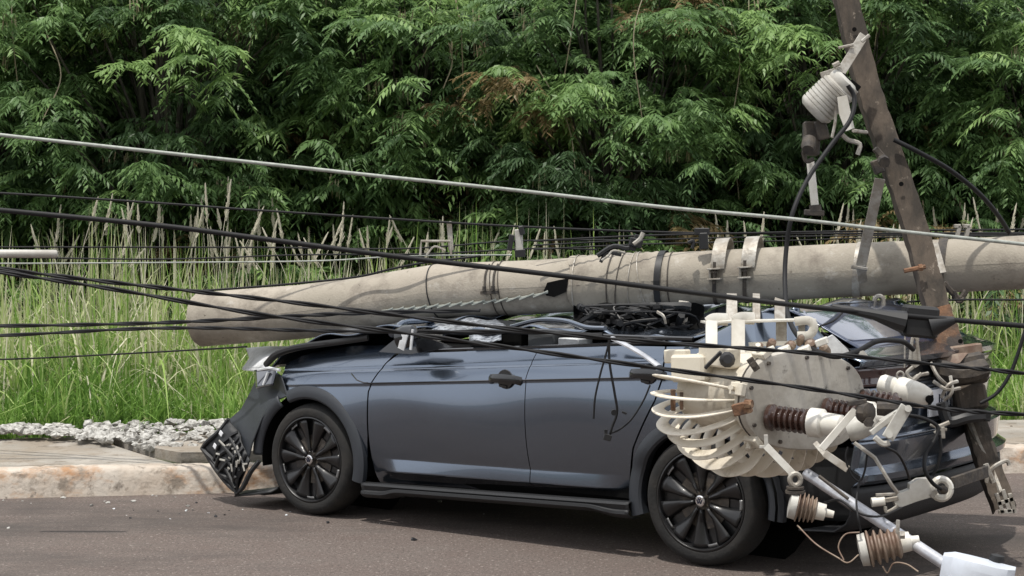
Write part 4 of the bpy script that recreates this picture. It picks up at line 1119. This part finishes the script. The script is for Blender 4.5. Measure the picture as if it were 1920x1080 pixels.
# eye, discs and lower brown arresters
def arrester(u, v, dx, dz, L, r0, Y, label, m='dirtybrown', nring=5):
    root = thing('surge_arrester', label, 'insulator', P(u, v, Y) + Vector((0, 0, -r0)), group=None)
    d = Vector((dx, -.15, dz)).normalized(); o = P(u, v, Y); g = MB(); pr = [(0, r0*.5)]
    for k in range(nring):
        z = L*(k+.1)/nring; pr += [(z, r0*.72), (z+L*.06, r0*(1.1-.05*k)), (z+L*.10, r0*(1.1-.05*k)), (z+L*.15, r0*.72)]
    g.lathe(pr + [(L, r0*.55)], o, d, 22); g.build('shed', M[m], root, sharp=50)
    g = MB(); g.lathe([(-.03, r0*.4), (-.025, r0*.95), (.004, r0*1.0), (.006, .0)], o, d, 20); g.build('base_cap', M['offwhite'], root)
    g = MB(); g.lathe([(L-.004, r0*.62), (L+.035, r0*.58), (L+.038, r0*.3), (L+.07, r0*.25), (L+.07, 0)], o, d, 14); g.build('top_cap', M['white'], root)
    return root, o, d
a1, o1, d1 = arrester(1492, 948, 1, -.22, .085, .058, 7.15, 'dusty brown ribbed insulator hanging by an eye bolt beside the rear tyre')
g = MB(); g.lathe([(-.006, .01), (-.006, .040), (.006, .040), (.006, .01)], P(1491, 922, 7.15), (0, 0, 1), 18); g.lathe([(-.005, .0), (-.005, .036), (.004, .036), (.004, 0)], P(1491, 914, 7.15), (0, 0, 1), 18); g.tube([P(1491, 912, 7.15), P(1491, 935, 7.15)], .022, 10); g.build('collar', M['dark'], a1)
g = MB(); c0 = P(1491, 899, 7.15); g.tube([c0 + Vector((math.cos(R(a))*.022, 0, math.sin(R(a))*.024)) for a in range(0, 361, 24)], .011, 8); g.tube([c0-Vector((0, 0, .03)), c0-Vector((0, 0, .05))], .014, 8); g.build('eye_bolt', M['galv'], a1)
a2, o2, d2 = arrester(1624, 1030, 1, .22, .14, .066, 6.95, 'dusty brown ribbed insulator lying against the lamp pole')
g = MB(); g.tube([P(1682, 1010, 6.9), P(1684, 975, 6.9)], .008, 6); g.lathe([(0, .016), (.02, .016)], P(1686, 1003, 6.86), (1, 0, 0), 6); g.build('stud', M['galv'], a2)
# white fuse cutout at lower right
fc = thing('fuse_cutout', 'white fuse cutout with round eye lying in front of the rear bumper', 'fuse cutout', P(1700, 950, 8.1))
g = MB()
q = [(1676, 938), (1683, 926), (1706, 918), (1706, 908), (1722, 899), (1742, 897), (1752, 904), (1750, 918), (1754, 930), (1720, 940), (1690, 951), (1680, 950)]
g.prism([P(u, v, 8.05) for u, v in q], (0, .05, 0)); g.build('body', M['white'], fc, sharp=20)
g = MB(); c0 = P(1766, 917, 8.05); g.tube([c0 + Vector((math.cos(R(a))*.040, .01, math.sin(R(a))*.044)) for a in range(0, 361, 20)], .018, 8); g.build('eye', M['white'], fc)
g = MB(); g.lathe([(0, .014), (.0, .022), (.06, .022), (.06, .014)], P(1634, 942, 8.05), (1, 0, .12), 12); g.build('cap', M['white'], fc)
g = MB(); g.bar(P(1642, 928, 8.05), P(1680, 926, 8.05), .012, .02); g.bar(P(1660, 938, 8.03), P(1684, 934, 8.03), .02, .02); g.tube(catmull([P(1660, 950, 8.02), P(1662, 960, 8.02), P(1674, 955, 8.02), P(1684, 948, 8.02)], 4), .008, 6); g.bar(P(1745, 932, 8.0), P(1756, 920, 8.0), .02, .02); g.build('contact', M['galv'], fc)
g = MB(); g.lathe([(0, .016), (.03, .02), (.04, .008)], P(1767, 917, 8.02), (0, -1, 0), 12); g.build('bolt', M['dark'], fc)
one('support_bracket', 'dark flat bracket tying the lower white cutout to the crossarm foot', 'bracket', 'dark', lambda g: (g.bar(P(1786, 906, 8.1), P(1850, 884, 8.4), .055, .02),))
# white capsule insulator
ci = thing('capsule_insulator', 'smooth white two stage insulator lying beside the number plate', 'insulator', P(1700, 750, 7.9))
o = P(1655, 720, 7.95); d = (P(1742, 748, 7.85) - o).normalized()
g = MB(); g.lathe([(-.02, .01), (-.015, .035), (.0, .045), (.05, .046), (.06, .040), (.066, .052), (.085, .060), (.13, .060), (.134, .057), (.138, .060), (.18, .056), (.215, .045), (.225, .035), (.225, 0)], o, d, 32); g.build('body', M['white'], ci, sharp=40)
g = MB(); g.lathe([(.224, .0), (.224, .026), (.228, .026), (.228, 0)], o + Vector((0, -.006, -.004)), d, 16); g.lathe([(0, .018), (.012, .018)], o + d*.205 + Vector((0, -.052, .0)), (.3, -1, .0), 12); g.build('socket', M['cavity'], ci)
# hooks and shackle over the number plate
one('shackle', 'grey shackle and hook hanging above the white capsule', 'shackle', 'galv', lambda g: (g.tube(catmull([P(1706, 680, 8.2), P(1710, 640, 8.2), P(1714, 632, 8.2), P(1719, 640, 8.2), P(1724, 680, 8.2)], 5), .008, 6), g.prism([P(1703, 680, 8.2), P(1710, 655, 8.2), P(1720, 655, 8.2), P(1728, 682, 8.2), P(1716, 690, 8.2)], (0, .02, 0)), g.tube(catmull([P(1712, 688, 8.18), P(1700, 700, 8.18), P(1712, 712, 8.18), P(1728, 700, 8.18)], 4), .009, 6), g.tube([P(1688, 704, 8.15) + Vector((math.cos(R(a))*.016, 0, math.sin(R(a))*.018)) for a in range(0, 361, 30)], .005, 6), g.tube([P(1697, 610, 8.2), P(1696, 690, 8.2)], .004, 5), g.tube([P(1722, 640, 8.21), P(1722, 600, 8.21)], .004, 5)))
one('hook_cluster', 'tangle of pale bent hooks and clips between the plate and the rusty crossarm', 'hooks', 'galv', lambda g: [g.tube(catmull([P(*a, 8.3), P(*b_, 8.27), P(*c_, 8.3)], 4), .009, 6) for a, b_, c_ in (((1745, 680), (1758, 705), (1775, 722)), ((1765, 745), (1778, 722), (1795, 715)), ((1750, 715), (1775, 730), (1800, 728)), ((1770, 750), (1785, 735), (1782, 705)), ((1740, 700), (1720, 705), (1706, 716)))])
one('small_clamp', 'small pale clamp on the loop of cable beside the tail of the car', 'clamp', 'galv', lambda g: (g.bar(P(1767, 800, 8.1), P(1768, 822, 8.1), .018, .02), g.tube(catmull([P(1745, 795, 8.1), P(1758, 800, 8.1), P(1780, 792, 8.1)], 4), .010, 6), g.tube(catmull([P(1752, 812, 8.1), P(1760, 806, 8.1), P(1775, 805, 8.1)], 4), .008, 6)))
one('lug_plate', 'pale triangular lug with a hole just above the transformer lid', 'lug', 'offwhite', lambda g: (g.prism([P(1590, 672, 7.6), P(1603, 660, 7.6), P(1620, 658, 7.6), P(1632, 672, 7.6)], (0, .02, 0)), g.lathe([(-.004, 0), (-.004, .012), (0, .012)], P(1615, 666, 7.6), (0, 1, 0), 10)))
one('plastic_sheet', 'crumpled pale plastic wedge above the transformer terminals', 'plastic piece', 'silver', lambda g: (g.prism([P(1540, 640, 7.9), P(1562, 628, 7.9), P(1590, 655, 7.9), P(1596, 668, 7.9), P(1550, 668, 7.9)], (0, .03, 0)),))
# ------------------------------------------------------------------ street lamp, arm towards the camera
sl_ = thing('street_lamp', 'fallen street lamp with a bright tube arm and pale box head', 'street lamp', P(1830, 1075, 6.75))
g = MB(); pa, pb = P(1512, 888, 7.45), P(1772, 1058, 6.80); g.tube([pa, pb], .0235, 16); g.build('arm', M['bright'], sl_)
g = MB(); g.tube([pa+Vector((.0, -.02, -.02)), pa.lerp(pb, .35)+Vector((0, -.015, -.028))], .006, 6); g.tube([P(1536, 893, 7.3), P(1590, 935, 7.2)], .008, 6); g.build('conduit', M['dark'], sl_)
g = MB()
top = [(1762, 1056), (1802, 1036), (1836, 1038), (1896, 1064), (1900, 1090), (1850, 1112), (1768, 1088)]
vs = [P(u, v, 6.80 - .0*(v-1036)) for u, v in top]
def lp(x, y, z): # lamp head local frame
    return pb + Vector((.86, -.30, -.18)).normalized()*x + Vector((.35, .93, 0)).normalized()*y + Vector((.15, -.05, .98)).normalized()*z
prf = [(-.01, .035), (.03, .07), (.09, .082), (.19, .08), (.235, .055), (.26, .02)]
ring_ = []
for (x, w) in prf:
    h = .040 if x < .02 else .052
    ring_.append([lp(x, -w, -.05), lp(x, -w*.98, h*.35), lp(x, -w*.8, h*.9), lp(x, 0, h*1.1), lp(x, w*.8, h*.9), lp(x, w*.98, h*.35), lp(x, w, -.05)])
k = 7; vs = [p for r_ in ring_ for p in r_]; fs = [(i*k+j, i*k+(j+1) % k, (i+1)*k+(j+1) % k, (i+1)*k+j) for i in range(len(prf)-1) for j in range(k)]
g.add(vs, fs + [tuple(range(k)), tuple((len(prf)-1)*k+j for j in range(k))]); g.build('head', M['lampw'], sl_, sharp=25)
g = MB(); g.lathe([(0, .0), (0, .028), (.012, .030), (.03, .026), (.036, 0)], lp(.185, 0.02, .050), (.15, -.05, .98), 18); g.build('photocell', M['black'], sl_)
# ------------------------------------------------------------------ upper insulator and fuse on the crossarm
ui = thing('line_insulator', 'white ribbed insulator strapped near the top of the crossarm', 'insulator', P(1540, 230, 9.25))
o = P(1522, 213, 9.2); d = (P(1582, 155, 9.15) - o).normalized(); g = MB(); pr = [(0, .04), (.005, .075), (.02, .092)]
for k in range(8): z = .03 + .021*k; pr += [(z, .098), (z+.014, .100), (z+.0155, .092), (z+.02, .092)]
pr += [(.205, .085), (.22, .09), (.245, .088), (.258, .07), (.262, 0)]
g.lathe(pr, o, d, 32); g.build('body', M['offwhite'], ui, sharp=30)
g = MB(); g.lathe([(.25, 0), (.256, .055), (.262, .05), (.264, 0)], o, d, 20); g.bar(o+d*.262+Vector((.0, -.03, -.02)), o+d*.262+Vector((.05, -.03, -.06)), .03, .03); g.build('socket', M['cavity'], ui)
g = MB(); g.prism([P(1570, 182, 9.05), P(1588, 178, 9.05), P(1602, 240, 9.05), P(1586, 246, 9.05), P(1574, 215, 9.05)], (0, .012, 0)); g.build('blade', M['white'], ui)
g = MB(); g.bar(P(1620, 66, 9.2), P(1577, 135, 9.12), .050, .012); g.bar(P(1580, 132, 9.12), P(1540, 145, 9.15), .05, .012); g.tube([P(1572, 90, 9.15), P(1600, 84, 9.15)], .008, 6); g.tube([P(1616, 78, 9.12), P(1630, 66, 9.12)], .010, 6); g.tube([P(1562, 124, 9.1), P(1574, 118, 9.1)], .014, 6); g.build('strap', M['galv'], ui)
g = MB(); g.tube([P(1600, 245, 9.1), P(1625, 248, 9.2)], .010, 6); g.tube(catmull([P(1575, 248, 9.1), P(1590, 262, 9.1), P(1612, 270, 9.1), P(1608, 290, 9.1)], 4), .012, 6); g.tube(catmull([P(1566, 200, 9.1), P(1566, 228, 9.1), P(1560, 258, 9.1)], 4), .008, 6); g.build('clip', M['galv'], ui)
uf = thing('fuse_holder', 'dark fuse holder with a white tube hanging under the white ribbed insulator', 'fuse holder', P(1526, 405, 9.2))
g = MB(); g.bar(P(1522, 228, 9.25), P(1520, 292, 9.25), .085, .08); g.bar(P(1536, 226, 9.2), P(1545, 262, 9.2), .06, .06); g.lathe([(0, .035), (.05, .04), (.08, .03)], P(1518, 262, 9.15), (-.2, -.6, -.6), 12); g.tube(catmull([P(1506, 285, 9.15), P(1512, 302, 9.15), P(1526, 298, 9.15)], 4), .012, 6); g.build('contact_block', M['dark'], uf)
g = MB(); g.tube([P(1519, 300, 9.22), P(1528, 386, 9.22)], .021, 14); g.build('tube', M['white'], uf)
g = MB(); g.lathe([(0, .030), (.04, .034), (.05, .02)], P(1528, 384, 9.22), (.1, 0, -1), 12); g.bar(P(1508, 398, 9.2), P(1545, 400, 9.2), .03, .03); g.build('end_cap', M['dark'], uf)
g = MB(); g.bar(P(1660, 300, 9.15), P(1640, 278, 9.15), .03, .04); g.bar(P(1650, 325, 9.15), P(1640, 300, 9.15), .05, .05); g.lathe([(0, .03), (.05, .03)], P(1655, 300, 9.1), (0, -1, -.3), 8); g.build('pivot', M['dark'], arm)
# small fittings along the pole top
one('cable_splice', 'black bundle of knotted cable ties over the pole, left of the wide clamps', 'cable splice', 'black', lambda g: (g.bar(P(1180, 452, 9.8), P(1204, 458, 9.8), .05, .06), g.tube(catmull([P(1120, 480, 9.8), P(1150, 462, 9.8), P(1180, 465, 9.8), P(1205, 440, 9.8)], 4), .014, 6), g.tube(catmull([P(1126, 492, 9.8), P(1138, 474, 9.8), P(1165, 478, 9.8)], 4), .010, 6), g.bar(P(1186, 470, 9.8), P(1196, 440, 9.8), .03, .03)))
one('splice_clip', 'bright bent clip on the black splice above the pole', 'clip', 'galv', lambda g: (g.tube(catmull([P(1188, 458, 9.7), P(1200, 448, 9.7), P(1206, 436, 9.7)], 4), .012, 6), g.tube(catmull([P(1128, 488, 9.7), P(1140, 480, 9.7), P(1150, 470, 9.7), P(1172, 474, 9.7)], 4), .006, 6)))
one('spacer_bracket', 'black stub bracket on the top cable left of the two wide clamps', 'bracket', 'black', lambda g: (g.bar(P(1302, 434, 9.9), P(1330, 434, 9.9), .04, .04), g.bar(P(1318, 436, 9.9), P(1320, 468, 9.9), .05, .05), g.tube(catmull([P(1290, 455, 9.85), P(1300, 452, 9.85), P(1298, 466, 9.85)], 4), .010, 6)))
one('spacer_block', 'small pale block with black strap between the cables above the pole centre', 'spacer', 'offwhite', lambda g: (g.bar(P(972, 430, 10), P(974, 474, 10), .045, .03),))
one('spacer_strap', 'black strap looped beside the small pale block', 'strap', 'black', lambda g: (g.bar(P(960, 440, 9.98), P(955, 470, 9.98), .03, .03), g.bar(P(976, 424, 9.98), P(980, 440, 9.98), .03, .03), g.bar(P(975, 468, 9.98), P(976, 482, 9.98), .06, .02)))
one('wire_bracket', 'square wire bracket behind the pole, left of the small pale block', 'wire bracket', 'galv', lambda g: (g.tube([P(788, 478, 10.6), P(790, 452, 10.6), P(844, 452, 10.6), P(846, 478, 10.6)], .008, 6), g.bar(P(842, 415, 10.62), P(846, 470, 10.62), .03, .012), g.tube(catmull([P(800, 478, 10.6), P(815, 462, 10.6), P(835, 470, 10.6)], 4), .006, 6)))
for i, u in enumerate((1796, 1813)):
    one('pole_hook', 'small pale angled hook over the pole right of the crossarm, ' + ('the left one' if i == 0 else 'the right one') + ' of two', 'hook', 'galv', lambda g: (g.bar(P(u-7, 424, 9.35), P(u+5, 424, 9.35), .02, .03), g.bar(P(u+3, 424, 9.35), P(u-2, 446, 9.35), .02, .03)), group='paired hooks on the pole')
one('pole_bracket', 'rusty flat bracket hanging under the pole left of the transformer hanger', 'bracket', 'galv', lambda g: (g.bar(P(1282, 565, 9.6), P(1278, 618, 9.5), .055, .014), g.tube(catmull([P(1262, 570, 9.6), P(1264, 596, 9.5), P(1255, 606, 9.5), P(1244, 590, 9.5)], 4), .010, 6), g.tube([P(1280, 612, 9.45), P(1280, 612, 9.55)], .018, 8)))
one('wire_tangle', 'tangle of black wires and broken fittings jammed between pole and roof', 'wire tangle', 'black', lambda g: [g.tube(catmull([P(random.uniform(1085, 1300), random.uniform(572, 636), random.uniform(9.3, 9.7)) for _ in range(4)], 5), random.choice([.004, .006, .008, .02]), 6) for _ in range(40)])
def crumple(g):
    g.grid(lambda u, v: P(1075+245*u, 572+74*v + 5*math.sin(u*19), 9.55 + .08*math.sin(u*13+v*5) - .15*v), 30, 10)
one('under_pole_shade', 'dark crumpled sheet standing for the shade between pole and rear door', 'shade sheet', 'cavity', crumple)  # black sheet added to give the deep shade under the pole
one('bent_strap', 'thin grey strip of torn metal caught under the pole', 'metal strip', 'galv', lambda g: [g.tube(catmull([P(u, v, 9.25), P(u+12, v+8, 9.2), P(u+16, v+22, 9.2)], 4), .004, 5, ry=.010) for u, v in ((1232, 585),)])
one('pole_shackle', 'grey shackle hanging under the fallen pole above the rear window', 'shackle', 'galv', lambda g: (g.tube(catmull([P(1640, 585, 9.3), P(1640, 562, 9.3), P(1648, 555, 9.3), P(1656, 562, 9.3), P(1656, 590, 9.3)], 5), .012, 6),))
one('pole_foot_clip', 'black hook bolted under the pole right of the crossarm', 'hook', 'dark', lambda g: (g.tube(catmull([P(1770, 530, 9.3), P(1785, 548, 9.3), P(1800, 560, 9.3), P(1812, 545, 9.3)], 5), .016, 6), g.tube(catmull([P(1790, 545, 9.28), P(1795, 565, 9.28), P(1808, 560, 9.28)], 4), .010, 6)))

# ------------------------------------------------------------------ cables
def cable(name, label, pts, px, m='cable', Y=7.2, sag=0, group=None, n=8):
    q = [P(p[0], p[1], p[2] if len(p) > 2 else Y) for p in pts]
    c_ = catmull(q, 10); ym = sum(p.y for p in c_)/len(c_)
    g = MB(); g.tube(c_, px/2*ym/F, n); o = g.build(name, M[m], None, sharp=60); return tag(o, label, 'cable', group)
def cable2(name, label, pts, px, m='cable', Y=7.2, strands=2, gap=.010, tw=2.2):
    """twisted pair or bundle"""
    q = catmull([P(p[0], p[1], p[2] if len(p) > 2 else Y) for p in pts], 24); g = MB(); ym = sum(p.y for p in q)/len(q)
    for s_ in range(strands):
        g.tube([p + Vector((0, math.cos(i*.13*tw+s_*6.283/strands), math.sin(i*.13*tw+s_*6.283/strands)))*gap for i, p in enumerate(q)], px/2*ym/F, 7)
    o = g.build(name, M[m], None, sharp=60); return tag(o, label, 'cable')
cable('steel_strand', 'pale grey strand crossing the dark trees from upper left down to the right edge', [(-350, 215), (0, 253), (350, 291), (700, 329), (960, 356), (1250, 389), (1480, 410), (1700, 435), (1920, 458), (2300, 500)], 7.5, 'cablegrey', 7.4)
cable('black_cable', 'thin black cable below the pale strand, across the seed heads', [(-300, 350), (0, 362), (300, 381), (480, 394), (760, 412), (960, 424), (1200, 434), (1420, 438), (1920, 437), (2300, 436)], 4.5, Y=10.6)
cable('thick_black_cable', 'thick black cable from the left edge slanting across the fallen pole', [(-300, 366), (0, 394), (300, 423), (480, 446), (760, 483), (1060, 518), (1480, 571), (1700, 592), (1920, 611), (2300, 640)], 10.5, Y=7.7)
cable('thin_black_cable', 'upper of two thin level black wires in front of the reeds at left', [(-300, 461), (0, 463), (480, 464), (760, 466), (960, 452), (1150, 450), (1200, 452)], 3.2, Y=11)
cable('thin_black_cable', 'lower of two thin level black wires in front of the reeds at left', [(-300, 479), (0, 482), (300, 486), (560, 478), (800, 476), (1000, 466), (1120, 468)], 3.2, Y=11)
cable('thin_pale_wire', 'thin pale wire just above the thick cable bundle at left', [(-300, 492), (0, 494), (350, 492), (600, 489), (760, 480), (960, 478)], 3.0, 'cablegrey', 11)
cable2('cable_bundle', 'twisted black cable bundle entering left and crossing the front door top', [(-300, 455), (0, 503), (200, 528), (390, 549), (600, 573), (900, 610), (1160, 636), (1400, 653), (1600, 668), (1800, 688), (1920, 700), (2300, 745)], 5, Y=7.25, gap=.005)
cable2('cable_bundle', 'black cable bundle crossing both doors and the transformer lid', [(-300, 462), (0, 510), (200, 540), (480, 588), (740, 622), (980, 655), (1240, 691), (1500, 726), (1700, 757), (1800, 770), (1920, 777), (2300, 800)], 5, Y=6.95, gap=.005)
cable2('low_cable_pair', 'upper pair of low level black cables at left in front of the pole end', [(-300, 612, 11.8), (0, 611, 11.4), (240, 607, 11), (400, 601, 10.6), (560, 592, 10.4), (700, 586, 10.2), (900, 582, 9.9)], 5, Y=9.0, gap=.006)
cable2('low_cable_pair', 'lower pair of low level black cables running under the pole end', [(-300, 636, 11.7), (0, 629, 11.3), (240, 617, 10.9), (400, 615, 10.5), (560, 619, 10.1), (740, 622, 9.7), (960, 622, 9.3), (1130, 628, 9.0)], 5, Y=8.8, gap=.005)
cable('thin_low_wire', 'thin dark wire over the bright grass, ending at the bonnet tip', [(-300, 680), (0, 674), (200, 665), (400, 654, 10.8), (462, 650, 10.4)], 3.5, Y=11.3)
cable('thin_black_cable', 'thin black cable lying along the top of the pole end', [(365, 546, 10.6), (450, 540, 10.6), (560, 531, 10.55), (670, 519, 10.5), (740, 503, 10.4), (800, 492, 10.35), (900, 480, 10.3)], 4.5)
cable('thin_black_cable', 'thin black wire from the crossarm to the right edge above the grass', [(1700, 566, 9.2), (1800, 562, 9.2), (1920, 562, 9.2), (2300, 560, 9.2)], 4)
for i, (v0, v1, Y, w) in enumerate(((436, 432, 10.1, 4), (444, 441, 10.0, 3), (452, 444, 10.2, 3))):
    cable('pole_top_wire', ['highest', 'middle', 'lowest'][i] + ' of three black wires running just above the top of the pole', [(1000, v0+16, Y), (1200, v0+6, Y), (1450, v0, Y), (1700, v1, Y), (1930, v1-2, Y), (2300, v1-8, Y)], w)
cable('looped_cable', 'long black loop from the white insulator down over the pole to the transformer', [(1590, 160, 9.0), (1602, 185, 9.0), (1594, 225, 8.95), (1560, 270, 8.9), (1515, 335, 8.8), (1486, 400, 8.7), (1474, 470, 8.7), (1472, 540, 8.6), (1480, 600, 8.3), (1510, 645, 7.8), (1560, 668, 7.6), (1605, 660, 7.6), (1645, 640, 7.8), (1690, 640, 8.0), (1712, 655, 8.1)], 9.5)
cable('drooping_cable', 'dark green black cable drooping from the crossarm to the grass at right', [(1676, 262, 9.2), (1720, 284, 9.2), (1780, 318, 9.3), (1835, 362, 9.4), (1870, 402, 9.5), (1892, 436, 9.6)], 9)
cable('curved_cable', 'black cable curling up from the crossarm clamp to the right edge', [(1838, 756, 8.6), (1868, 738, 8.6), (1892, 705, 8.6), (1908, 665, 8.6), (1925, 610, 8.6)], 7)
cable('hanging_loop', 'left strand of the black wires hanging in front of the rear door', [(1144, 632, 7.9), (1136, 665, 7.9), (1126, 700, 7.9), (1116, 745, 7.9), (1113, 785, 7.9)], 4)
cable('hanging_loop', 'right strand of the black wires hanging in front of the rear door', [(1142, 632, 7.9), (1143, 680, 7.9), (1152, 735, 7.9), (1157, 772, 7.9), (1148, 800, 7.9), (1141, 822, 7.9)], 5)
cable('hanging_loop', 'thin wire curving from the rear door handle to the hanging connector', [(1219, 722, 7.9), (1206, 752, 7.9), (1184, 786, 7.9), (1162, 805, 7.9), (1146, 812, 7.9)], 3.5)
one('wire_connector', 'small black connector at the bottom of the wires hanging on the rear door', 'connector', 'black', lambda g: (g.bar(P(1132, 818, 7.88), P(1146, 822, 7.88), .028, .02), g.bar(P(1136, 805, 7.88), P(1136, 825, 7.88), .014, .014), g.lathe([(0, .014), (.02, .014)], P(1151, 773, 7.88), (0, -1, 0), 8), g.bar(P(1166, 772, 7.88), P(1175, 776, 7.88), .010, .010)))
cable('coiled_cable', 'left black loop hanging in front of the tailgate above the white cutout', [(1700, 778, 8.0), (1730, 784, 8.0), (1758, 800, 8.0), (1752, 825, 7.98), (1736, 850, 7.95), (1734, 880, 7.9), (1748, 905, 7.9), (1764, 917, 7.95)], 7.5)
cable('coiled_cable', 'right black loop hanging in front of the tailgate beside the first', [(1762, 815, 8.0), (1764, 845, 8.0), (1758, 872, 8.0), (1748, 892, 8.0)], 6)
cable('coiled_cable', 'thin black loop over the bumper left of the long steel bar', [(1590, 838, 7.1), (1586, 860, 7.1), (1596, 890, 7.1), (1612, 902, 7.1), (1622, 880, 7.1), (1626, 850, 7.1)], 4)
cable('coiled_cable', 'black wire dropping across the lamp arm to the lower insulator', [(1612, 900, 7.05), (1606, 935, 7.0), (1608, 965, 6.9), (1614, 998, 6.9)], 4)
cable('coiled_cable', 'short black wire arching beside the long steel bar', [(1660, 838, 7.2), (1682, 850, 7.3), (1696, 872, 7.4), (1706, 900, 7.6)], 5)
cable('coiled_cable', 'black wire sagging between brown insulator and white cutout', [(1546, 942, 7.1), (1575, 938, 7.0), (1610, 962, 6.95), (1650, 968, 7.0), (1690, 952, 7.6)], 4.5)
cable('ground_wire', 'thin brown wire trailing on the road under the bumper', [(1495, 985, 7.1), (1530, 1020, 7.0), (1570, 1045, 6.95), (1590, 1055, 6.9), (1610, 1040, 6.9)], 3, 'dirtybrown')
cable('ground_wire', 'thin wire loop between the two brown insulators', [(1612, 998, 6.9), (1585, 1002, 6.92), (1572, 1025, 6.92), (1582, 1050, 6.9)], 3, 'dirtybrown')
cable('ground_wire', 'short bent wire hanging below the lower brown insulator', [(1655, 1062, 6.9), (1664, 1074, 6.9), (1676, 1056, 6.88), (1700, 1058, 6.85), (1722, 1072, 6.8)], 3, 'dirtybrown')
cable('thin_cross_wire', 'thin black wire crossing the rear window near the transformer hanger', [(1490, 640, 8.0), (1530, 615, 8.1), (1565, 600, 8.2), (1592, 572, 8.4)], 4)
cable('thin_cross_wire', 'second thin black wire crossing the first over the rear window', [(1540, 622, 8.0), (1570, 640, 8.0), (1600, 662, 8.0)], 4)
one('cable_joint', 'black rubber cable joint box on the thick cable beside the crossarm', 'cable joint', 'black', lambda g: (g.bar(P(1692, 600, 7.75), P(1756, 606, 7.75), .14, .10), g.tube([P(1560, 575, 7.72), P(1640, 590, 7.7), P(1695, 604, 7.7)], [.014, .024, .05], 10), g.tube([P(1745, 612, 7.72), P(1790, 600, 7.7)], [.05, .016], 10)))
one('cable_sleeve', 'pale sleeve on a wire at the far left in front of the reeds', 'cable sleeve', 'offwhite', lambda g: (g.tube([P(-60, 475, 9.2), P(104, 476, 9.2), P(108, 476, 9.2)], [.022, .022, .014], 12),))
